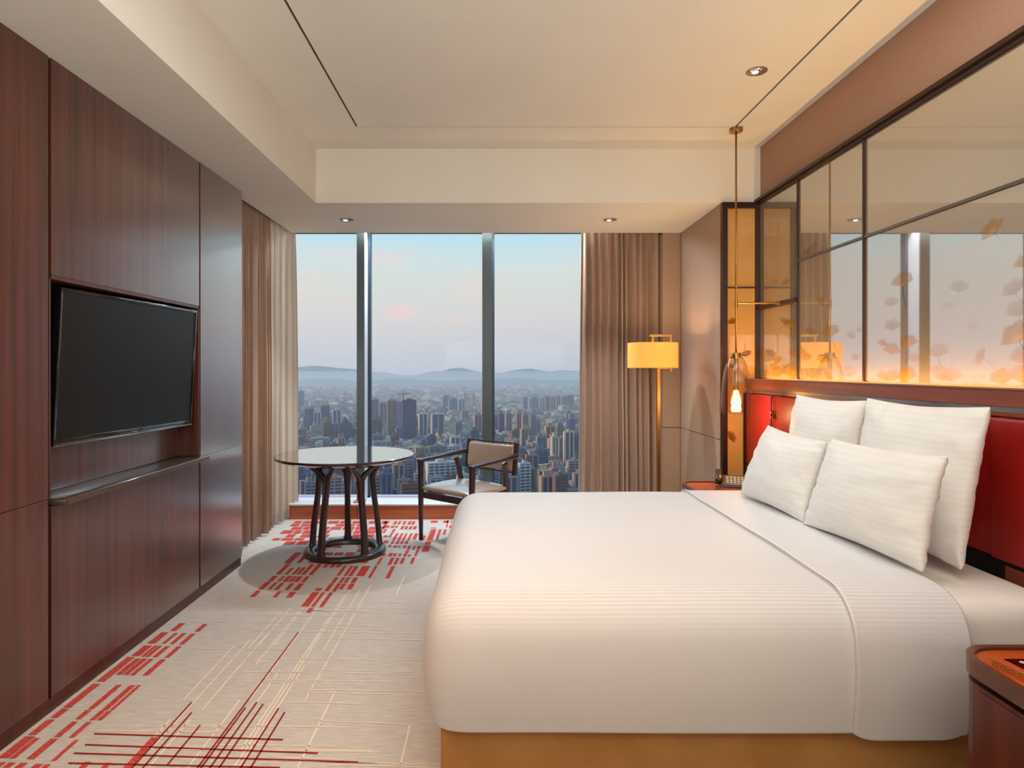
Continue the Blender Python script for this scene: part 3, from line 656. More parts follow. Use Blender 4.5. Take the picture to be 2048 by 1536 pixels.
bm = cushion(.505, .205, .045, dome=.004, e=9); bmesh.ops.transform(bm, matrix=Matrix.Translation((0, hd+.030, .655)) @ rot @ Matrix.Rotation(PI/2, 4, 'X'), verts=bm.verts); obj('back_cushion', bm, SEATLEA, t, smooth=True, local=True)

# ================================================================== BED
def rbox(x0, x1, y0, y1, z0, z1, r, n=(46, 40, 18), bulge=.0, rb_=None, sel=None, off=0, wr=0, skip_bottom=True, dome=.0):
    """rounded box shell; sel(x,y,z) keeps faces"""
    bm = nb(); cx, cy = (x0+x1)/2, (y0+y1)/2
    def place(p):
        x, y, z = p
        q = Vector((min(max(x, x0+r), x1-r), min(max(y, y0+r), y1-r), min(z, z1-r)))
        d = Vector((x, y, z))-q
        dd = Vector((0, 0, 0)) if d.length < 1e-9 else d.normalized()*(r)
        if d.length < 1e-9: P_ = Vector((x, y, z))
        else: P_ = q+dd
        hz = (P_.z-z0)/(z1-z0); b = bulge*math.sin(PI*min(max(hz, 0), 1)**.9)
        side = Vector((dd.x, dd.y, 0)); 
        if side.length > 1e-6: P_ += side.normalized()*b*min(1, side.length/r)
        if dome: 
            u = (P_.x-cx)/(x1-x0)*2; v = (P_.y-cy)/(y1-y0)*2; P_.z += dome*max(0, 1-u**4)*max(0, 1-v**4)*(1 if hz > .5 else 0)
        nrm = dd.normalized() if dd.length > 1e-6 else Vector((0, 0, 1))
        if z >= z1-1e-6 and (abs(P_.x-cx) < (x1-x0)/2-r and abs(P_.y-cy) < (y1-y0)/2-r): nrm = Vector((0, 0, 1))
        P_ += nrm*off
        if wr: P_ += nrm*wr*noise.noise(Vector((P_.x*1.7, P_.y*2.1, P_.z*2.3)))
        return P_
    cache = {}
    def vert(p):
        k = tuple(round(c, 5) for c in p)
        if k not in cache: cache[k] = bm.verts.new(place(p))
        return cache[k]
    def sp_(a, b, n_): 
        return [a+(b-a)*(.5-.5*math.cos(PI*i/n_))*.5+(b-a)*(i/n_)*.5 for i in range(n_+1)]
    xs, ys, zs = sp_(x0, x1, n[0]), sp_(y0, y1, n[1]), sp_(z0, z1, n[2])
    def face(a, b, c, d):
        m = Vector(a)+Vector(c); m /= 2
        if sel and not sel(*m): return
        bm.faces.new([vert(a), vert(b), vert(c), vert(d)])
    for i in range(n[0]):
        for j in range(n[1]): face((xs[i], ys[j], z1), (xs[i+1], ys[j], z1), (xs[i+1], ys[j+1], z1), (xs[i], ys[j+1], z1))
    for k in range(n[2]):
        for i in range(n[0]):
            face((xs[i], y0, zs[k]), (xs[i+1], y0, zs[k]), (xs[i+1], y0, zs[k+1]), (xs[i], y0, zs[k+1]))
            face((xs[i+1], y1, zs[k]), (xs[i], y1, zs[k]), (xs[i], y1, zs[k+1]), (xs[i+1], y1, zs[k+1]))
        for j in range(n[1]):
            face((x0, ys[j+1], zs[k]), (x0, ys[j], zs[k]), (x0, ys[j], zs[k+1]), (x0, ys[j+1], zs[k+1]))
            face((x1, ys[j], zs[k]), (x1, ys[j+1], zs[k]), (x1, ys[j+1], zs[k+1]), (x1, ys[j], zs[k+1]))
    return bm
t = thing('bed', 'king bed base in tan leather with white mattress against the red headboard', 'bed', (.9, 3.0, 0))
obj('base', B(-.172, 1.86, 2.075, 3.90, .035, .238, bev=.012, seg=3), TANLEA, t, smooth=True, autos=40)
obj('plinth', B(-.10, 1.84, 2.12, 3.86, 0, .035), BLACK, t)
bm = rbox(-.12, 1.868, 2.085, 3.885, .239, .632, .07, bulge=.012, n=(40, 40, 14)); box(bm, -.1, 1.85, 2.1, 3.87, .2385, .25)
obj('mattress', bm, SHEET, t, smooth=True)
def dw(bm, m, name, parent=None, thick=.012):
    o = obj(name, bm, m, parent, smooth=True); ms = o.modifiers.new('soften', 'SMOOTH'); ms.factor = .5; ms.iterations = 14; md = o.modifiers.new('thickness', 'SOLIDIFY'); md.thickness = thick; md.offset = -1; return o
dv = thing('duvet', 'white satin-striped duvet covering the bed from foot to pillows', 'duvet', (.5, 3.0, .2))
bm = rbox(-.212, 1.50, 2.045, 3.93, .226, .658, .115, n=(56, 48, 22), bulge=.030, sel=lambda x, y, z: x < 1.46 and z >= .2, wr=.008, dome=.008)
dw(bm, LINEN, 'cover', dv)
def flapsel(x, y, z):
    lo = 1.075+.05*math.sin((y-2)*1.1)
    return x > 1.10 and x < 1.486 and (z > .2)
bm = rbox(-.212, 1.60, 2.045, 3.93, .208, .658, .115, n=(120, 48, 22), bulge=.034, sel=flapsel, off=.012, wr=.012, dome=.008)
for v in bm.verts:      # round the hanging corners
    for e_, s_ in ((1.10, 1), (1.486, -1)):
        dx = (v.co.x-e_)*s_
        if v.co.z < .30 and 0 <= dx < .08: v.co.z += (.08-math.sqrt(max(0, .0064-(.08-dx)**2)))*.8*(.30-v.co.z)/.09
dw(bm, LINEN, 'folded_edge', dv, .016)
bm = rbox(-.212, 1.60, 2.045, 3.93, .214, .658, .115, n=(240, 48, 22), bulge=.034, sel=lambda x, y, z: 1.118 < x < 1.128 and (z > .27), off=.0145, wr=.012, dome=.008)
obj('hem_stitch', bm, SHEET, dv, smooth=True)

# pillows
def pillow(label, TLp, TRp, BLp, BRp, T, seed, lean=0, sag=.0):
    TLp, TRp, BLp, BRp = map(Vector, (TLp, TRp, BLp, BRp)); c = (TLp+TRp+BLp+BRp)/4
    n_ = ((TRp-TLp).cross(BLp-TLp)).normalized()
    if n_.x > 0: n_ = -n_
    n = 44; bm = nb(); G = {}
    W_ = (TRp-TLp).length; H_ = (TLp-BLp).length
    for s in (1, -1):
        for i in range(n+1):
            for j in range(n+1):
                u = math.sin((i/n-.5)*PI)*.75+(i/n*2-1)*.25; v = math.sin((j/n-.5)*PI)*.75+(j/n*2-1)*.25
                if s < 0 and (i in (0, n) or j in (0, n)): G[(s, i, j)] = G[(1, i, j)]; continue
                uu = u*(1-.055*(1-abs(v)**1.6)); vv = v*(1-.06*(1-abs(u)**1.6))
                a, b = (uu+1)/2, (vv+1)/2
                P_ = (BLp*(1-a)+BRp*a)*(1-b)+(TLp*(1-a)+TRp*a)*b
                th = T/2*(max(0, 1-abs(u)**2.6)*max(0, 1-abs(v)**2.6))**.55*(1+sag*(-v))
                edge = max(abs(u), abs(v)); q = Vector((u*2.3+seed, v*2.3, s*.3))
                wv = .005*noise.noise(q*1.6)+.008*edge**3*noise.noise(Vector((u*7+seed, v*7, s*3)))
                off = th+wv*(1 if edge < .999 else .4)+.003
                G[(s, i, j)] = bm.verts.new(P_+n_*s*off)
    for s in (1, -1):
        for i in range(n):
            for j in range(n):
                f = [G[(s, i, j)], G[(s, i+1, j)], G[(s, i+1, j+1)], G[(s, i, j+1)]]; bm.faces.new(f if s > 0 else f[::-1])
    # flat piped flange all round
    o = obj('pillow', bm, PILLOWM, smooth=True)
    me = o.data; me.transform(Matrix.Translation(-c)); o.location = c
    tag(o, label, 'pillow', 'white pillows on the bed')
    return o
pillow('large white pillow upright against the headboard, nearer the red cushion', (1.735, 3.02, 1.245), (1.755, 2.30, 1.245), (1.66, 3.02, .665), (1.66, 2.31, .665), .17, 3)
pillow('large white pillow upright against the headboard, nearer the pendant lamp', (1.735, 3.73, 1.235), (1.755, 3.05, 1.232), (1.66, 3.72, .665), (1.66, 3.05, .665), .17, 9)
pillow('smaller white pillow leaning in front, nearest the bedside table', (1.525, 2.93, 1.065), (1.56, 2.24, 1.078), (1.40, 2.94, .678), (1.475, 2.235, .680), .16, 17)
pillow('smaller white pillow leaning in front, on the window side', (1.53, 3.63, 1.065), (1.525, 2.98, 1.045), (1.38, 3.64, .678), (1.41, 2.97, .680), .16, 23)

# ================================================================== HEADBOARD
t = thing('headboard', 'walnut and red leather headboard running along the bed wall', 'headboard', (1.95, 3, 0))
YH = 4.86
obj('wood_band', B(1.872, 1.90, .2, YH, 1.240, 1.304, bev=.002, seg=1), REDWOOD, t)
obj('ledge_bottom', B(1.90, XG-.001, .2, YH, 1.262, 1.280), REDWOOD, t)
obj('ledge_lip', B(1.868, 1.902, .2, YH, 1.304, 1.310), mat('ledge_lip_tan', (150, 108, 86), .4), t)
obj('metal_strip', B(1.888, 1.90, .2, YH, 1.221, 1.240), mat('grey_blue_strip', (150, 156, 160), .25, .7), t)
obj('wood_rail', B(1.880, 1.90, .2, YH, 1.205, 1.221), REDWOOD, t)
obj('back_board', B(1.90, XG-.001, .2, YH, .05, 1.262), WALNUTD, t)
for a, b, x in ((4.385, 4.858, 1.876), (2.452, 4.379, 1.876), (.22, 2.440, 1.858)):
    obj('red_cushion', B(x, 1.899, a, b, .675, 1.200, bev=.011, seg=4), REDLEA, t, smooth=True, autos=60)
obj('lower_board', B(1.884, 1.90, .2, 2.40, .30, .655, bev=.002), REDWOOD, t)
obj('dark_gap', B(1.892, 1.90, .2, YH, .3, .674), BLACK, t)
# reading-lamp socket on the seam
t = thing('reading_light', 'small brass reading lamp socket with black stem on the red headboard', 'wall lamp', (1.87, 4.38, 1.08))
bm = nb(); sweep(bm, [(1.876, 4.37, 1.075), (1.862, 4.37, 1.075)], .026, 16, up=Vector((0, 0, 1))); obj('mount', bm, BRASS, t, smooth=True, autos=40)
bm = nb(); sweep(bm, [(1.868, 4.36, 1.20), (1.858, 4.36, 1.19), (1.856, 4.36, 1.10), (1.856, 4.36, .985)], .0045, 8, up=Vector((0, 1, 0))); sweep(bm, [(1.868, 4.36, 1.20), (1.868, 4.20, 1.203)], .0035, 8); obj('stem', bm, BLACK, t, smooth=True)
for dz in (-.02, .014):
    bm = nb(); sweep(bm, [(1.864, 4.345, 1.075+dz), (1.846, 4.345, 1.075+dz)], .009, 10, up=Vector((0, 0, 1))); obj('knob', bm, BRASS, t, smooth=True, autos=40)

# ================================================================== NIGHTSTANDS
def rpoly(x0, x1, y0, y1, r0, r1, n=8):
    """outline with rounded bed-foot-side corners (r0 at y0 side, r1 at y1 side)"""
    P_ = [(x1, y0), (x1, y1)]
    for k in range(n+1):
        a = PI/2+k/n*PI/2; P_.append((x0+r1+r1*math.cos(a), y1-r1+r1*math.sin(a)))
    for k in range(n+1):
        a = PI+k/n*PI/2; P_.append((x0+r0+r0*math.cos(a), y0+r0+r0*math.sin(a)))
    return P_
def nightstand(y0, y1, label):
    t = thing('nightstand', label, 'nightstand', (1.6, (y0+y1)/2, 0)); x0, x1 = 1.252, 1.87
    bm = prism(nb(), rpoly(x0, x1, y0, y1, .10, .10), .574, .606)
    obj('rim', bm, NSRIM, t)
    # raised rim lip around the recessed top
    bm = nb(); o_, i_ = rpoly(x0, x1, y0, y1, .10, .10), rpoly(x0+.018, x1-.018, y0+.018, y1-.018, .085, .085)
    va = [[bm.verts.new((x, y, z)) for x, y in p] for p, z in ((o_, .606), (o_, .619), (i_, .619), (i_, .606))]
    for a, b in zip(va, va[1:]):
        for i in range(len(a)): j = (i+1) % len(a); bm.faces.new((a[i], a[j], b[j], b[i]))
    obj('rim_lip', bm, NSRIM, t)
    bm = prism(nb(), rpoly(x0+.0185, x1-.0185, y0+.0185, y1-.0185, .084, .084), .6062, .611); obj('gold_line', bm, GOLDLINE, t)
    bm = prism(nb(), rpoly(x0+.0245, x1-.0245, y0+.0245, y1-.0245, .078, .078), .6065, .6125); obj('top_panel', bm, TOPWOOD, t)
    bm = prism(nb(), rpoly(x0+.02, x1, y0+.02, y1-.02, .09, .09), .556, .574); obj('shadow_gap', bm, BLACK, t)
    bm = prism(nb(), rpoly(x0+.006, x1, y0+.006, y1-.006, .095, .095), .07, .556); obj('body', bm, NSWOOD, t)
    dr = obj('drawer', B(x0+.001, x0+.02, y0+.11, y1-.11, .33, .545, bev=.002), NSWOOD, t)
    bm = nb(); sweep(bm, [(x0-.010, (y0+y1)/2-.05, .44), (x0-.010, (y0+y1)/2+.05, .44)], .006, 10); obj('handle', bm, BRASS, dr, smooth=True)
    obj('drawer', B(x0+.001, x0+.02, y0+.11, y1-.11, .09, .32, bev=.002), NSWOOD, t)
    bm = prism(nb(), rpoly(x0+.05, x1, y0+.05, y1-.05, .08, .08), 0, .07); obj('plinth', bm, BLACK, t)
    return t
nightstand(1.15, 1.795, 'rounded dark red wood nightstand holding the control panel, nearest corner of bed')
nightstand(4.02, 4.42, 'rounded nightstand under the phone, on the window side of the bed')
# control pad with a key-pattern edge
t = thing('control_panel', 'black bedside control panel with key pattern edge on the nightstand', 'control panel', (1.42, 1.63, .6126))
oct_ = [(1.262, 1.672), (1.60, 1.672), (1.60, 1.40), (1.345, 1.40), (1.290, 1.560), (1.262, 1.640)]
oct_ = [(1.285, 1.680), (1.64, 1.680), (1.64, 1.490), (1.362, 1.490), (1.298, 1.580)]
obj('base', prism(nb(), oct_, .6127, .634), CERAM, t)
inn = [(1.308, 1.670), (1.62, 1.670), (1.62, 1.506), (1.372, 1.506), (1.317, 1.584)]
obj('screen', prism(nb(), inn, .634, .6355), mat('black_glass', (14, 8, 10), .08, coat=1), t)
# greek key strips standing on the two visible edges
def greek(bm, a, b, z0, z1, n, th=.0012):
    a, b = Vector((*a, 0)), Vector((*b, 0)); tt_ = (b-a).normalized(); L = (b-a).length; nn = Vector((tt_.y, -tt_.x, 0)); u = L/n; h = z1-z0; s = h/9
    def bar(x0, x1, y0, y1):
        ps = []
        for dn in (0, th):
            for (xx, yy) in ((x0, y0), (x1, y0), (x1, y1), (x0, y1)): p = a+tt_*xx+nn*(dn-.0002); ps.append(bm.verts.new((p.x, p.y, z0+yy)))
        for q in ((4, 5, 6, 7), (0, 1, 5, 4), (1, 2, 6, 5), (2, 3, 7, 6), (3, 0, 4, 7)): bm.faces.new([ps[i] for i in q])
    bar(0, L, 0, s*.8); bar(0, L, h-s*.8, h)
    for k in range(n):
        x = k*u; bar(x+u*.08, x+u*.18, 2*s, 7*s); bar(x+u*.18, x+u*.82, 6.2*s, 7*s); bar(x+u*.74, x+u*.84, 3*s, 6.2*s); bar(x+u*.36, x+u*.74, 3*s, 3.8*s); bar(x+u*.36, x+u*.46, 3.8*s, 5.2*s)
bm = nb(); greek(bm, (1.285, 1.680), (1.298, 1.580), .614, .6335, 5); greek(bm, (1.298, 1.580), (1.362, 1.490), .614, .6335, 5); greek(bm, (1.362, 1.490), (1.64, 1.490), .614, .6335, 12)
o = obj('key_pattern', bm, mat('key_gold', (226, 160, 90), .4, .4), t); o['kind'] = 'stuff'
for k, (x, y, c) in enumerate(((1.392, 1.652, (90, 190, 150)), (1.372, 1.640, (230, 160, 50)), (1.412, 1.640, (240, 200, 70)), (1.392, 1.628, (120, 170, 240)), (1.430, 1.632, (220, 90, 60)), (1.32, 1.66, (170, 160, 150)), (1.34, 1.62, (170, 160, 150)))):
    bm = nb(); lathe(bm, [(0, .0006), (.0062, .0006), (.007, 0)], (x+.02, y-.01, .6355), 14); obj('icon', bm, mat('icon_%d' % k, c, .4, emis=c, estr=.6), t)
# telephone
t = thing('telephone', 'brown desk telephone with pale buttons on the far nightstand', 'telephone', (1.56, 4.26, .6127), math.radians(-18))
bm = nb(); vs = [bm.verts.new(p) for p in ((-.11, -.085, 0), (.11, -.085, 0), (.11, .085, 0), (-.11, .085, 0), (-.105, -.08, .018), (.105, -.08, .018), (.105, .08, .062), (-.105, .08, .062))]
for q in ((3, 2, 1, 0), (4, 5, 6, 7), (0, 1, 5, 4), (1, 2, 6, 5), (2, 3, 7, 6), (3, 0, 4, 7)): bm.faces.new([vs[i] for i in q])
bmesh.ops.bevel(bm, geom=bm.edges[:], offset=.006, segments=2, affect='EDGES'); obj('body', bm, PHONE, t, local=True)
bm = nb(); sweep(bm, [(-.085, -.09, .040), (-.085, -.075, .052), (-.083, 0, .068), (-.083, .07, .082), (-.085, .092, .078)], [(.014, .020), (.016, .024), (.011, .017), (.016, .024), (.013, .02)], 12, flat=.7); obj('handset', bm, PHONE, t, smooth=True, local=True)
for j in range(4):
    for i in range(6):
        y = -.055+j*.028; z = .0185+(y+.08)*.275+.0012; obj('key', box(nb(), -.040+i*.023, -.024+i*.023, y, y+.017, z, z+.005), WHITEPL, t, local=True)
bm = nb(); pts = [(-.10+.012*math.cos(k*1.1), -.10-.012*k/6, .012+.01*math.sin(k*1.1)) for k in range(40)]; sweep(bm, pts[:24], .003, 6); obj('cord', bm, mat('phone_cord', (170, 110, 80), .5), t, smooth=True, local=True)

# ================================================================== LAMPS
# floor lamp
LX, LY = 1.362, 5.40
t = thing('floor_lamp', 'brass floor lamp with a lit drum shade beside the taupe curtain', 'floor lamp', (LX, LY, 0))
bm = nb(); lathe(bm, [(0, 0), (.15, 0), (.15, .014), (.14, .02), (.02, .022), (0, .022)], (LX, LY, 0), 40); obj('base', bm, BRASS, t, smooth=True, autos=40)
bm = nb(); box(bm, LX-.014, LX+.014, LY-.014, LY+.014, .02, 1.392, bev=.002); obj('pole', bm, BRASS, t)
AX = LX+.102
bm = nb(); box(bm, LX-.014, AX+.012, LY-.012, LY+.012, 1.378, 1.394, bev=.002); box(bm, AX-.008, AX+.008, LY-.008, LY+.008, 1.36, 1.655); box(bm, LX-.075, AX+.008, LY-.012, LY+.012, 1.650, 1.668, bev=.002)
box(bm, LX-.058, LX-.040, LY-.01, LY+.01, 1.44, 1.655); obj('bracket', bm, BRASS, t)
def shade_mat():
    m = bpy.data.materials.new('linen_lampshade'); m.use_nodes = True; nt = m.node_tree; nt.nodes.clear()
    tc = N(nt, 'ShaderNodeTexCoord'); mp = N(nt, 'ShaderNodeMapping'); mp.inputs['Scale'].default_value = (3, 3, 60); nt.links.new(tc.outputs['Object'], mp.inputs[0])
    n = N(nt, 'ShaderNodeTexNoise'); n.inputs['Scale'].default_value = 6; nt.links.new(mp.outputs[0], n.inputs[0])
    r = N(nt, 'ShaderNodeValToRGB'); r.color_ramp.elements[0].color = lin(232, 196, 130); r.color_ramp.elements[1].color = lin(246, 216, 150); nt.links.new(n.outputs[0], r.inputs[0])
    d = N(nt, 'ShaderNodeBsdfDiffuse'); t_ = N(nt, 'ShaderNodeBsdfTranslucent'); nt.links.new(r.outputs[0], d.inputs[0]); nt.links.new(r.outputs[0], t_.inputs[0])
    mx = N(nt, 'ShaderNodeMixShader'); mx.inputs[0].default_value = .5; nt.links.new(d.outputs[0], mx.inputs[1]); nt.links.new(t_.outputs[0], mx.inputs[2])
    o = N(nt, 'ShaderNodeOutputMaterial'); nt.links.new(mx.outputs[0], o.inputs[0]); return m
SHM = shade_mat(); SX = LX-.048; SZ0, SZ1 = 1.388, 1.596
bm = nb(); lathe(bm, [(.205, SZ0), (.205, SZ1), (.2035, SZ1), (.2035, SZ0)], (SX, LY, 0), 72, closed=True); obj('lamp_shade', bm, SHM, t, smooth=True, autos=40)
bm = nb(); lathe(bm, [(0, SZ0+.004), (.203, SZ0+.004)], (SX, LY, 0), 72); obj('diffuser', bm, SHM, t)
bm = nb(); lathe(bm, [(0, .03), (.02, .024), (.03, 0), (.022, -.022), (0, -.03)], (SX, LY, 1.49), 20)
obj('bulb', bm, mat('bulb_warm', (255, 200, 120), .5, emis=(255, 190, 110), estr=30), t, smooth=True)
l = light('floor_lamp_light', 'POINT', (SX, LY, 1.50), (0, 0, 0), 17, (1, .76, .46), shadow_soft_size=.05); l.parent = t; l.location = (SX-LX, 0, 1.50)

# pendant
PX, PY = 1.663, 4.475
t = thing('pendant_lamp', 'amber glass pendant lamp on a brass rod beside the bed', 'pendant lamp', (PX, PY, ZC))
bm = nb(); lathe(bm, [(0, ZC), (.044, ZC), (.044, ZC-.022), (.040, ZC-.026), (0, ZC-.026)], (PX, PY, 0), 32); obj('ceiling_rose', bm, BRASS, t, smooth=True, autos=40)
bm = nb(); sweep(bm, [(PX, PY, ZC-.02), (PX, PY, 1.49)], .0065, 10, up=Vector((1, 0, 0))); obj('rod', bm, BRASS, t, smooth=True)
bm = nb(); sweep(bm, [(PX, PY, 1.86), (PX, PY, 1.80)], .011, 12, up=Vector((1, 0, 0))); sweep(bm, [(PX, PY, 1.834), (1.955, PY, 1.834)], .0055, 10); sweep(bm, [(1.935, PY, 1.834), (1.965, PY, 1.834)], .013, 12); obj('wall_arm', bm, BRASS, t, smooth=True, autos=40)
bm = nb(); lathe(bm, [(0, 1.492), (.030, 1.492), (.032, 1.488), (.032, 1.462), (.045, 1.460), (.045, 1.455), (0, 1.455)], (PX, PY, 0), 24); sweep(bm, [(PX+.02, PY, 1.475), (PX+.075, PY, 1.475)], .005, 8); obj('cap', bm, BRASS, t, smooth=True, autos=40)
prof = [(.040, 1.462), (.052, 1.445), (.066, 1.41), (.080, 1.36), (.091, 1.30), (.099, 1.24), (.104, 1.18), (.107, 1.12), (.1075, 1.078)]
bm = nb(); lathe(bm, prof, (PX, PY, 0), 56); obj('glass_shade', bm, AMBER, t, smooth=True, autos=60)
bm = nb(); lathe(bm, [(0, 1.457), (.014, 1.457), (.014, 1.26), (.020, 1.255), (.020, 1.235), (0, 1.235)], (PX, PY, 0), 16); obj('socket', bm, BRASS, t, smooth=True, autos=40)
bm = nb(); lathe(bm, [(0, 1.235), (.014, 1.232), (.020, 1.20), (.034, 1.155), (.030, 1.125), (.014, 1.108), (0, 1.105)], (PX, PY, 0), 24)
obj('bulb', bm, mat('bulb_filament', (255, 190, 100), .4, emis=(255, 176, 80), estr=14), t, smooth=True)
l = light('pendant_light', 'POINT', (0, 0, 0), (0, 0, 0), 6, (1, .62, .28), shadow_soft_size=.035); l.parent = t; l.location = (0, 0, 1.09-ZC)

# LED strips along the top of the headboard ledge, washing up the glass
led = light('headboard_led', 'AREA', (1.926, 2.6, 1.284), (PI, 0, 0), 24, (1, .58, .20), shape='RECTANGLE', size=.03, size_y=4.3)

# downlights
def downlight(x, y, z, label, e=6, tilt=0, aim=(0, 0, 0)):
    t = thing('downlight', label, 'downlight', (x, y, z))
    bm = nb(); lathe(bm, [(.058, .0005), (.058, -.004), (.046, -.004), (.044, .0)], (x, y, z), 36, closed=True); obj('trim_ring', bm, CHROME, t, smooth=True, autos=40)
    bm = nb(); lathe(bm, [(.045, -.001), (.040, -.006), (.018, -.008), (0, -.008)], (x, y, z), 30); obj('reflector', bm, CHROME, t, smooth=True)
    bm = nb(); lathe(bm, [(0, -.012), (.012, -.011), (.018, -.0085)], (x-.008, y, z), 20); obj('lens', bm, mat('downlight_lens', (255, 240, 210), .4, emis=(255, 236, 205), estr=10), t, smooth=True)
    l = light('downlight_beam', 'SPOT', (0, 0, 0), aim, e, (1, .985, .95), spot_size=math.radians(75), spot_blend=.8, shadow_soft_size=.03); l.parent = t; l.location = (0, 0, -.02)
downlight(1.456, 3.61, ZC, 'chrome downlight in the main ceiling above the bed', 36)
downlight(-1.236, 5.43, ZS, 'small soffit downlight above the round table', 120)
downlight(.965, 5.43, ZS, 'small soffit downlight near the right curtain', 120)

# ================================================================== CITY
HG = -148.6      # ground level far below the room
def cm(name, c, rough=.8, c2=None, sc_=.2):
    m = mat(name, c, rough, spec=.2)
    if c2: add_noise(m, c, c2, nscale=sc_, detail=4)
    return m
GRND = cm('city_ground', (72, 80, 74), .9, (122, 110, 100), .008)
WIN = mat('tower_glass', (62, 64, 100), .35, spec=.6)
WINB = mat('tower_glass_brown', (84, 70, 70), .4)
PAL = {'blue': cm('concrete_blue', (104, 104, 130)), 'tan': cm('render_tan', (168, 136, 112)), 'pale': cm('render_pale', (186, 178, 176)), 'brown': cm('render_brown', (122, 88, 76)), 'yel': cm('render_sunlit_yellow', (194, 170, 136)),  # yellow render carries the sunlit tone of the lit blocks in its colour
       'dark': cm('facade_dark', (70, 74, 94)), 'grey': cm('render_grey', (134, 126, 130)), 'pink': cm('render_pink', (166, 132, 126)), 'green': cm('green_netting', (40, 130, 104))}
o = obj('ground', B(-9000, 9000, 60, 16000, HG-1, HG), GRND); o['kind'] = 'structure'; o['label'] = 'hazy city ground stretching to the hills'
# hills
def hill(y, prof, depth, c, label, n=160):
    bm = nb(); rows = []
    x0, x1 = prof[0][0], prof[-1][0]
    def top(px):
        for (a, ya), (b, yb_) in zip(prof, prof[1:]):
            if a <= px <= b:
                t_ = (px-a)/(b-a); t_ = t_*t_*(3-2*t_); return ya+(yb_-ya)*t_
        return prof[-1][1]
    for j in range(9):
        f = j/8; row = []
        for i in range(n+1):
            px = x0+(x1-x0)*i/n; X = (px-CX)*y/F; Z = EYE+(CY-top(px))*y/F
            Z += 14*noise.noise(Vector((X/260, 3, y)))+6*noise.noise(Vector((X/90, 5, y)))
            h = math.sin(PI*min(f, 1)/1); row.append(bm.verts.new((X, y+depth*f, HG-2+(Z-HG)*h+12*h*noise.noise(Vector((X/200, f*4, y))))))
        rows.append(row)
    for a, b in zip(rows, rows[1:]):
        for i in range(n): bm.faces.new((a[i], a[i+1], b[i+1], b[i]))
    o = obj('hill', bm, c, smooth=True); o['kind'] = 'structure'; o['label'] = label
HC = cm('hill_haze_blue', (72, 92, 100), .95, (88, 108, 112), .004)  # bluish tone puts some of the distance haze into the hill colour
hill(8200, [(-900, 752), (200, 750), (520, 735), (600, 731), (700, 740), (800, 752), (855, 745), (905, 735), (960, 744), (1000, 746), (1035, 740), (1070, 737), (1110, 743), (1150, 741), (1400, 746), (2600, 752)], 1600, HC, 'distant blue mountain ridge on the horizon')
hill(5600, [(-900, 764), (560, 762), (640, 758), (700, 764), (780, 758), (840, 764), (980, 760), (1040, 756), (1100, 762), (1200, 760), (2600, 764)], 1000, HC, 'low hazy foothills under the mountain ridge')

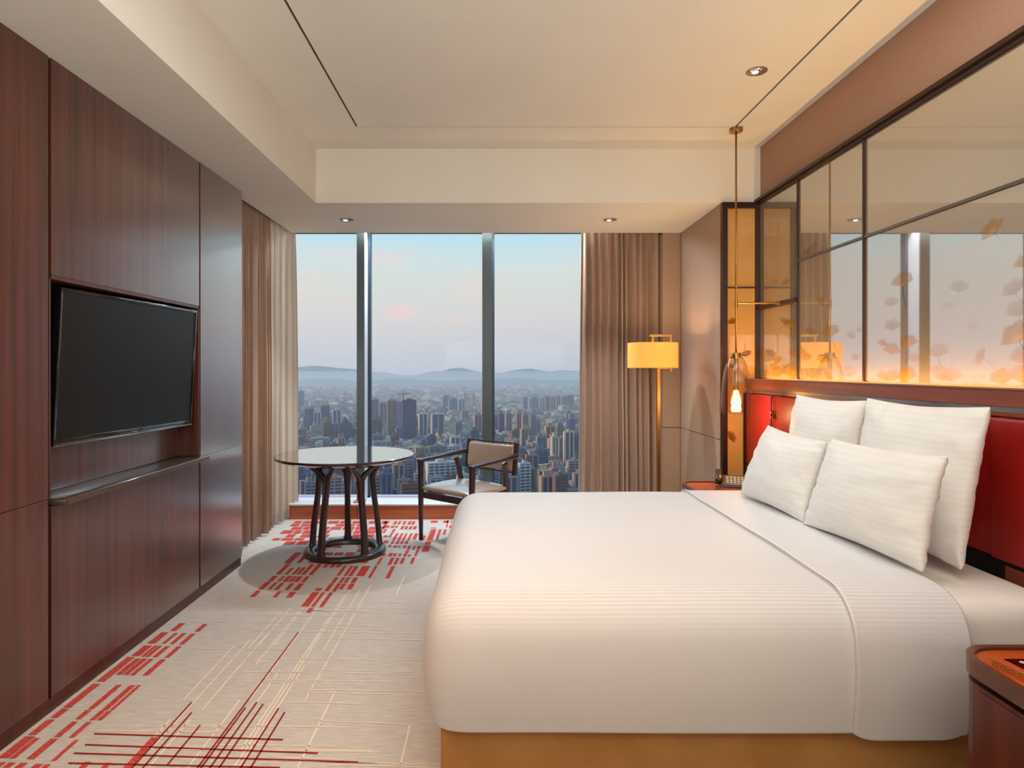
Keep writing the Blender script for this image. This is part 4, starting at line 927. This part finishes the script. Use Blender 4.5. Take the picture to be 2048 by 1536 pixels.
def tower(x0, x1, yt, yb, col, label, style='slab', yaw=None, glass=None, group=None, crown=None, cat='building', floors=True):
    d = F*(EYE-HG)/(yb-CY); wpx = (x1-x0); wf = wpx*d/F; X = ((x0+x1)/2-CX)*d/F; H_ = EYE+(CY-yt)*d/F-HG
    yaw = math.radians(random.Random(int(x0*7+yt)).uniform(14, 30)) if yaw is None else yaw
    w_ = wf/(math.cos(yaw)+.42*math.sin(yaw)); dp = w_*.42 if wf > 9 else w_*.7
    w_ = wf/(math.cos(yaw)+dp/w_*math.sin(yaw)) if w_ else 1
    t = thing('tower', label, cat, (X, d+dp/2, HG), yaw, group)
    body = glass or WIN; m = PAL[col]; hx, hy = w_/2, dp/2
    obj('body', box(nb(), -hx+.5, hx-.5, -hy+.5, hy-.5, 0, H_-1), body, t, local=True)
    fh = 3.3 if d < 1500 else 3.6*d/1500
    nfl = max(3, int(H_/fh)); fh = H_/nfl
    bm = nb()
    if style in ('slab', 'balcony', 'grid'):
        th = {'slab': .22, 'balcony': .42, 'grid': .4}[style]*fh; out = 1.0 if style == 'balcony' else 0.25
        for k in range(nfl):
            z = k*fh; box(bm, -hx-out*.3, hx+out*.3, -hy-out, hy, z, z+th)
    if len(bm.verts): o = obj('floor_slabs', bm, m, t, local=True); o['kind'] = 'stuff'
    else: bm.free()
    bm = nb()
    nv = max(2, int(w_/(6.5 if style == 'grid' else 9))); pw = {'slab': .9, 'balcony': 1.3, 'grid': 1.4, 'fin': 2.0, 'plain': 1.4}[style]*min(1.6, max(1, d/1400))
    for k in range(nv+1):
        x = -hx+pw/2+(2*hx-pw)*k/nv; box(bm, x-pw/2, x+pw/2, -hy-.3, hy+.1, 0, H_)
    nv2 = max(1, int(dp/9))
    for s in (-1,):
        for k in range(nv2+1):
            y = -hy+pw/2+(2*hy-pw)*k/nv2; box(bm, -hx-.35, -hx+.6, y-pw/2, y+pw/2, 0, H_)
    o = obj('piers', bm, m, t, local=True); o['kind'] = 'stuff'
    obj('end_wall', box(nb(), -hx-.2, -hx+.4, -hy+dp*.12, hy-dp*.12, 0, H_-.5), m, t, local=True)
    r = nb(); box(r, -hx*1.0, hx*1.0, -hy, hy, H_-1, H_+.6)
    rn = random.Random(int(x0*3+yb))
    if crown == 'cap': box(r, -hx*.55, hx*.55, -hy*.6, hy*.6, H_+.6, H_+5); box(r, -hx*.7, hx*.7, -hy*.8, hy*.8, H_+5, H_+6)
    elif crown == 'spire':
        for sx_ in (-.6, 0, .6): lathe(r, [(w_*.11, H_+.6), (w_*.10, H_+4), (w_*.03, H_+7), (0, H_+11)], (hx*sx_, 0, 0), 6)
    elif crown == 'dome': lathe(r, [(w_*.30, H_+.6), (w_*.30, H_+4), (w_*.22, H_+8), (w_*.08, H_+11), (0, H_+14)], (0, 0, 0), 10)
    elif crown == 'frame':
        for k in range(5): box(r, -hx+k*hx*.48, -hx+k*hx*.48+.8, -hy, hy, H_+.6, H_+5)
        box(r, -hx, hx, -hy, hy, H_+4.4, H_+5.2)
    else:
        box(r, -hx*.3, hx*.2, -hy*.5, hy*.4, H_+.6, H_+3.6); box(r, hx*.3, hx*.6, -hy*.4, hy*.3, H_+.6, H_+2.2)
    obj('roof', r, m, t, local=True)
    if crown == 'crane':
        bm = nb(); box(bm, -hx*.9, -hx*.9+1.6, -1, 1, H_, H_+12); box(bm, -hx*.9-10, -hx*.9+14, -.7, .7, H_+11, H_+12.4); sweep(bm, [(-hx*.9+.8, 0, H_+17), (-hx*.9+13, 0, H_+12)], .4, 4); box(bm, -hx*.9+.2, -hx*.9+1.4, -.6, .6, H_+12, H_+17)
        obj('crane', bm, mat('crane_red', (150, 90, 84), .7), t, local=True)
    return t
T = tower
# left pane
T(593, 608, 783, 824, 'blue', 'lone hazy slab tower on the plain beside the sheer curtain', 'grid')
T(608, 627, 818, 872, 'dark', 'dark blue tower just left of the white-striped twin', 'fin', crown='frame')
T(626, 642, 824, 873, 'pale', 'blue tower with two thick white corner stripes', 'fin')
T(640, 658, 815, 870, 'dark', 'dark tower rising behind the white corner-striped tower', 'fin', crown='frame')
T(663, 682, 820, 872, 'pale', 'blue tower with thin white stripes near the left mullion', 'fin')
T(645, 663, 846, 900, 'brown', 'brown tower topped by an ornate spiked crown', 'fin', glass=WINB, crown='dome')
T(676, 702, 847, 893, 'dark', 'dark square tower with a pale domed roof by the left mullion', 'fin', crown='dome')
T(593, 612, 858, 915, 'pink', 'pinkish round-crowned tower against the sheer curtain edge', 'grid', crown='dome')
T(656, 712, 887, 925, 'grey', 'long grey block with turrets directly above the table', 'grid', crown='spire')
T(612, 646, 872, 888, 'pink', 'low pale warehouse between two towers at the far left', 'balcony', yaw=.1)
T(596, 650, 905, 950, 'brown', 'low brown block just above the left table edge', 'grid')
T(607, 640, 936, 985, 'tan', 'tan apartment block seen under the left of the tabletop', 'balcony')
T(598, 632, 962, 1010, 'pink', 'red-roofed building at the bottom left window corner', 'slab')
T(640, 664, 920, 1010, 'green', 'tower wrapped in green netting behind the table legs', 'slab')
T(664, 700, 930, 1010, 'brown', 'brown gridded block between the table legs', 'grid', glass=WINB)
T(690, 712, 905, 965, 'grey', 'grey tower behind the left mullion foot', 'grid')
# middle pane
T(742, 757, 800, 862, 'blue', 'blue tower beside the left mullion in the middle pane', 'fin')
T(756, 776, 806, 862, 'pink', 'slim pink-striped tower behind the zigzag balcony tower', 'fin')
T(773, 793, 801, 905, 'tan', 'slim tower with tan zigzag balconies', 'balcony')
T(742, 764, 840, 900, 'brown', 'brown mid-height tower at the middle pane\'s left edge', 'fin', glass=WINB, crown='spire')
T(790, 804, 804, 860, 'grey', 'grey tower squeezed behind the crane tower', 'fin')
T(802, 832, 801, 906, 'dark', 'broad dark tower under construction with a crane on top', 'slab', crown='crane')
T(836, 855, 828, 892, 'pale', 'left one of two dark slabs with white edge stripes', 'fin')
T(861, 889, 828, 893, 'pale', 'right and wider one of two dark slabs with white edge stripes', 'fin')
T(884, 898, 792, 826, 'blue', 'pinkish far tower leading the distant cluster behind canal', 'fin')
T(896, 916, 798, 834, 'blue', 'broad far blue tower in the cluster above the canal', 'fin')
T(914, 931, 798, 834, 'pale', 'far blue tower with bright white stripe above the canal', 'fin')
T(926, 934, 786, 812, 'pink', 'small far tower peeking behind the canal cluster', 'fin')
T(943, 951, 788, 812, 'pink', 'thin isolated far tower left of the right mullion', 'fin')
T(947, 964, 830, 885, 'tan', 'tan tower touching the right mullion beside the canal', 'fin', crown='cap')
T(741, 806, 882, 925, 'pale', 'long white apartment block with spires behind the table', 'grid', crown='spire')
T(866, 882, 878, 915, 'yel', 'sunlit yellow block with dome under the dark twin slabs', 'plain', crown='dome')
T(882, 932, 878, 915, 'grey', 'row of grey blocks with domes above the chair back', 'grid', crown='spire')
T(828, 858, 896, 945, 'tan', 'orange-tan apartment block right of the tabletop', 'grid', glass=WINB)
T(856, 892, 893, 940, 'grey', 'grey gridded block behind the chair\'s left arm', 'grid')
T(890, 928, 893, 938, 'pale', 'white-piered block just left of the chair back', 'grid')
T(845, 868, 915, 975, 'brown', 'brown tower directly over the chair\'s left arm', 'fin')
T(848, 912, 926, 1000, 'pale', 'large white gridded apartment slab framed by the chair arm', 'grid')
T(783, 809, 930, 1010, 'tan', 'tan stepped tower with dome below the tabletop edge', 'fin', crown='dome')
T(812, 832, 918, 990, 'blue', 'blue balcony tower between table and chair', 'slab')
T(745, 772, 950, 1030, 'tan', 'tan gridded building low behind the table leg', 'grid')
T(768, 790, 926, 1000, 'dark', 'dark tower behind the tan stepped tower', 'fin')
T(905, 925, 920, 985, 'tan', 'tan tower seen through the open chair frame', 'slab')
T(925, 950, 935, 1010, 'green', 'green glass block seen under the chair back', 'slab')
T(800, 838, 968, 1060, 'brown', 'low brown rooftops above the window ledge', 'balcony')
T(940, 966, 884, 930, 'yel', 'yellow-lit block behind the chair back top', 'grid')
# right pane
T(984, 997, 836, 885, 'brown', 'brown tower just right of the right mullion', 'fin', crown='cap')
T(996, 1009, 828, 888, 'blue', 'blue tower leading the capped pair right of the mullion', 'fin', crown='cap')
T(1010, 1024, 827, 890, 'pink', 'pink-edged capped tower right of the mullion', 'fin', crown='cap')
T(1031, 1044, 826, 890, 'tan', 'left one of three capped tan towers in the right pane', 'fin', crown='cap')
T(1043, 1057, 829, 892, 'pink', 'middle one of three capped towers in the right pane', 'fin', crown='cap')
T(1060, 1073, 829, 890, 'pink', 'right one of three capped towers in the right pane', 'fin', crown='cap')
T(1040, 1057, 858, 912, 'tan', 'shorter tan tower standing before the three capped towers', 'fin', crown='cap')
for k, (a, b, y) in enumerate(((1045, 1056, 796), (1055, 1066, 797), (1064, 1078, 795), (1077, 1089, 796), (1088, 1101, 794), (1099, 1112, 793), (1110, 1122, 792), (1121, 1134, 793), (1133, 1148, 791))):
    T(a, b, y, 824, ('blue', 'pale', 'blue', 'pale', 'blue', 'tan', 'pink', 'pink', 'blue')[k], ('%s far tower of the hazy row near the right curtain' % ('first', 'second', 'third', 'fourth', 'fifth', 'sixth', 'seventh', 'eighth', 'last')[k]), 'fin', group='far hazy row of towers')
T(1089, 1111, 853, 918, 'tan', 'tall brown-capped tower left of the yellow-edged tower', 'fin', glass=WINB, crown='cap')
T(1101, 1118, 874, 950, 'yel', 'tower with one bright yellow sunlit edge', 'fin', crown='cap')
T(1116, 1131, 876, 940, 'pink', 'pink-grey tower right of the yellow-edged tower', 'slab')
T(1127, 1149, 864, 948, 'yel', 'tall dark tower with yellow top against the right curtain', 'fin')
T(1023, 1040, 882, 925, 'pink', 'small pink tower behind the chair\'s right corner', 'grid')
T(1022, 1058, 900, 955, 'blue', 'blue gridded block right of the chair back', 'grid')
T(1056, 1098, 900, 965, 'blue', 'broad blue block with white balconies in the right pane', 'balcony')
T(1016, 1037, 932, 1010, 'pale', 'tower with white curved balconies beside the chair', 'balcony')
T(1035, 1062, 927, 1010, 'pale', 'wider tower with white balconies right of the chair', 'balcony')
T(1074, 1100, 940, 1010, 'yel', 'bright yellow low block above the bed edge', 'plain', crown='cap')
T(1098, 1132, 937, 1000, 'pink', 'pinkish gridded block above the bed edge', 'grid', crown='spire')
T(1105, 1134, 952, 1030, 'brown', 'brown gridded block lowest in the right pane', 'grid')
T(983, 1004, 945, 1010, 'green', 'green glass building behind the chair arm and mullion', 'slab')
T(1000, 1018, 940, 1010, 'tan', 'tan tower behind the chair\'s right arm', 'slab')
rf = random.Random(33); nf_ = 0
while nf_ < 170:
    px = rf.uniform(586, 1150); yb = 852+rf.random()**.85*180; wd_ = rf.uniform(11, 17)*(1+max(0, yb-868)/150); ht = rf.uniform(24, 46)*(1+max(0, yb-868)/190)
    if px < 725 and px+wd_ > 712 and yb < 940: continue
    c_ = rf.choice(('blue', 'grey', 'tan', 'brown', 'dark', 'pale', 'pink', 'blue', 'grey')); st_ = rf.choice(('grid', 'slab', 'balcony', 'grid', 'fin')); nf_ += 1
    pn = 'left' if px < 712 else 'middle' if px < 970 else 'right'; rw = 'back' if yb < 920 else 'middle' if yb < 970 else 'front'
    T(px, px+wd_, yb-ht, yb, c_, '%s %s apartment block in the %s rows of the %s pane' % ({'blue': 'blue-grey', 'grey': 'grey', 'tan': 'tan', 'brown': 'brown', 'dark': 'dark', 'pale': 'pale', 'pink': 'pinkish'}[c_], {'grid': 'gridded', 'slab': 'banded', 'balcony': 'balconied', 'fin': 'striped'}[st_], rw, pn), st_, group='apartment blocks in the %s rows, %s pane' % (rw, pn), crown=rf.choice((None, 'cap', 'spire', None)))
# pale flat roofs and the canal
def flat(x0, x1, y0, y1, h, m, name, label, cat):
    d0 = F*(EYE-HG)/(y1-CY); d1 = F*(EYE-HG)/(y0-CY); X0 = (x0-CX)*d0/F; X1 = (x1-CX)*d0/F
    bm = nb(); box(bm, X0, X1, d0, d1, HG, HG+h*.8); 
    n = 6
    for k in range(n):
        a = X0+(X1-X0)*k/n; b = X0+(X1-X0)*(k+1)/n; vs = [bm.verts.new(p) for p in ((a, d0, HG+h*.8), (b, d0, HG+h*.8), ((a+b)/2, d0, HG+h), (a, d1, HG+h*.8), (b, d1, HG+h*.8), ((a+b)/2, d1, HG+h))]
        bm.faces.new((vs[0], vs[1], vs[2])); bm.faces.new((vs[3], vs[5], vs[4])); bm.faces.new((vs[0], vs[2], vs[5], vs[3])); bm.faces.new((vs[1], vs[4], vs[5], vs[2]))
    tag(obj(name, bm, m), label, cat)
WR = cm('warehouse_roof', (226, 212, 184))
flat(835, 888, 815, 827, 8, WR, 'warehouse', 'long cream warehouse roof left of the far canal cluster', 'building')
flat(1077, 1150, 849, 860, 8, WR, 'warehouse', 'wide cream warehouse roof near the right curtain', 'building')
flat(900, 958, 830, 838, 8, WR, 'warehouse', 'cream warehouse roof beside the canal left of the mullion', 'building')
flat(614, 646, 866, 874, 8, WR, 'warehouse', 'cream warehouse roof at the far left of the city', 'building')
flat(1075, 1108, 826, 831, 7, WR, 'warehouse', 'small cream warehouse below the hazy tower row', 'building')
def gp(px, py): d = F*(EYE-HG)/(py-CY); return Vector(((px-CX)*d/F, d, 0))
def road(pts, w_, z, m, name, label, cat):
    P_ = [gp(*p) for p in pts]; bm = nb(); prev = None
    for i, p in enumerate(P_):
        tt_ = (P_[min(i+1, len(P_)-1)]-P_[max(i-1, 0)]).normalized(); n_ = Vector((-tt_.y, tt_.x, 0))*w_/2
        cur = [bm.verts.new((*(p+n_).xy, z)), bm.verts.new((*(p-n_).xy, z)), bm.verts.new((*(p-n_).xy, z-2)), bm.verts.new((*(p+n_).xy, z-2))]
        if prev:
            for k in range(4): bm.faces.new((prev[k], prev[(k+1) % 4], cur[(k+1) % 4], cur[k]))
        prev = cur
    tag(obj(name, bm, m), label, cat)
road([(885, 832), (905, 840), (925, 848), (948, 857), (985, 868)], 46, HG+1.2, cm('canal_water', (96, 108, 128), .3), 'canal', 'grey canal curving towards the right mullion', 'canal')
road([(890, 846), (915, 856), (935, 861), (965, 874)], 30, HG+8, cm('road_pale', (190, 182, 170)), 'highway', 'pale elevated highway alongside the canal', 'highway')
road([(1016, 798), (1022, 812), (1030, 835), (1040, 870)], 22, HG+.8, MATS['road_pale'], 'avenue', 'pale straight avenue running away in the right pane', 'road')
# low-rise sprawl
rs = random.Random(21); small = []
LOWC = [cm('low_%d' % i, c) for i, c in enumerate(((134, 126, 122), (160, 142, 124), (108, 104, 114), (150, 116, 102), (92, 94, 108), (182, 170, 158)))]
while len(small) < 3300:
    v = rs.random(); py = 766+ (v**1.5)*190; px = rs.uniform(560, 1180); d = F*(EYE-HG)/(py-CY); X = (px-CX)*d/F
    if noise.noise(Vector((X/260, d/260, 1))) < -.12 and rs.random() < .8: continue
    w_ = rs.uniform(14, 34)*(1 if d < 2500 else 1.5); dp = rs.uniform(12, 26); h = rs.choice((6, 9, 12, 15, 20, 26)) * (1 if d < 2200 else .7)
    small.append((w_/d, X, d, w_, dp, h, rs.uniform(-.6, .6), rs.randrange(6)))
small.sort(reverse=True)
def lowb(bm, X, d, w_, dp, h, a):
    ca, sa = math.cos(a), math.sin(a)
    def bx(x0, x1, y0, y1, z0, z1):
        vs = [bm.verts.new((X+x*ca-y*sa, d+x*sa+y*ca, HG+z)) for x in (x0, x1) for y in (y0, y1) for z in (z0, z1)]
        for q in ((0, 1, 3, 2), (4, 6, 7, 5), (0, 4, 5, 1), (2, 3, 7, 6), (1, 5, 7, 3)): bm.faces.new([vs[i] for i in q])
    bx(-w_/2, w_/2, -dp/2, dp/2, 0, h); bx(-w_*.2, w_*.15, -dp*.3, dp*.2, h, h+3)
for s, X, d, w_, dp, h, a, c in small[:240]:
    qx = CX+X*F/d; rw = 'nearest' if d < 820 else 'middle-distance' if d < 1150 else 'farther'
    zn = 'beside the sheer curtain' if qx < 655 else 'just left of the left mullion' if qx < 718 else 'right of the left mullion' if qx < 800 else 'between table and chair' if qx < 880 else 'left of the right mullion' if qx < 975 else 'right of the right mullion' if qx < 1060 else 'beside the right curtain'
    pn = 'left' if CX+X*F/d < 718 else 'middle' if CX+X*F/d < 975 else 'right'; cn = ('stone grey', 'sandy', 'slate grey', 'terracotta', 'blue-grey', 'off-white')[c]
    t = thing('low_building', 'small %s low building between the %s towers seen %s' % (cn, rw, zn), 'building', (X, d, HG), a, 'small %s low buildings between the %s towers, %s' % (cn, rw, zn))
    bm = nb(); box(bm, -w_/2+.4, w_/2-.4, -dp/2+.4, dp/2-.4, 0, h-.3); obj('walls', bm, WIN if c % 2 else WINB, t, local=True)
    bm = nb()
    for k in range(int(h/3.2)+1): box(bm, -w_/2, w_/2, -dp/2, dp/2, k*3.2, k*3.2+1.5)
    box(bm, -w_*.2, w_*.15, -dp*.3, dp*.2, h, h+3); o = obj('floor_bands', bm, LOWC[c], t, local=True)
rest = small[240:]
for k in range(3800):      # the sprawl goes on outside the frame on both sides
    py = 766+rs.random()**1.5*170; px = rs.choice((rs.uniform(-700, 560), rs.uniform(1180, 2600))); d = F*(EYE-HG)/(py-CY); X = (px-CX)*d/F
    tall = rs.random() < .12
    rest.append((0, X, d, rs.uniform(14, 30), rs.uniform(12, 24), rs.uniform(50, 95) if tall else rs.choice((9, 12, 15, 20, 26)), rs.uniform(-.6, .6), rs.randrange(6)))
bm = nb()
for k, (s, X, d, w_, dp, h, a, c) in enumerate(rest):
    n0 = len(bm.faces); lowb(bm, X, d, w_, dp, h, a); bm.faces.ensure_lookup_table()
    for f in bm.faces[n0:]: f.material_index = c
o = obj('distant_rooftops', bm, LOWC); o['kind'] = 'stuff'; tag(o, 'tiny distant rooftops of the city sprawl up to the foothills', 'buildings')
# trees of the parks as rough canopies
bm = nb(); rt = random.Random(4)
for k in range(900):
    py = 770+rt.random()*230; px = rt.uniform(560, 1180); d = F*(EYE-HG)/(py-CY); X = (px-CX)*d/F
    if noise.noise(Vector((X/260, d/260, 1))) > .05: continue
    r = rt.uniform(7, 16); lathe(bm, [(0, 0), (r, r*.3), (r*.9, r*.7), (r*.4, r), (0, r*1.05)], (X, d, HG), 7)
o = obj('park_trees', bm, cm('tree_green', (66, 84, 58), .95), kind='stuff'); tag(o, 'dark green park trees among the city blocks', 'trees')

# haze over the city (real scattering volume), thinning with height
def haze(name, z0, z1, dens, label):
    m = bpy.data.materials.new(name); m.use_nodes = True; nt = m.node_tree; nt.nodes.clear()
    v = N(nt, 'ShaderNodeVolumeScatter'); v.inputs['Color'].default_value = (.95, .92, 1, 1); v.inputs['Density'].default_value = dens; v.inputs['Anisotropy'].default_value = .2
    o_ = N(nt, 'ShaderNodeOutputMaterial'); nt.links.new(v.outputs[0], o_.inputs['Volume'])
    hz = obj(name, B(-8900, 8900, 420, 12500, z0, z1), m); hz['kind'] = 'stuff'; tag(hz, label, 'haze')
haze('low_haze', HG+.5, HG+130, 1/4700, 'thick blue evening haze lying over the city')
haze('middle_haze', HG+130.5, HG+560, 1/10500, 'thinner haze around the mountain ridge')
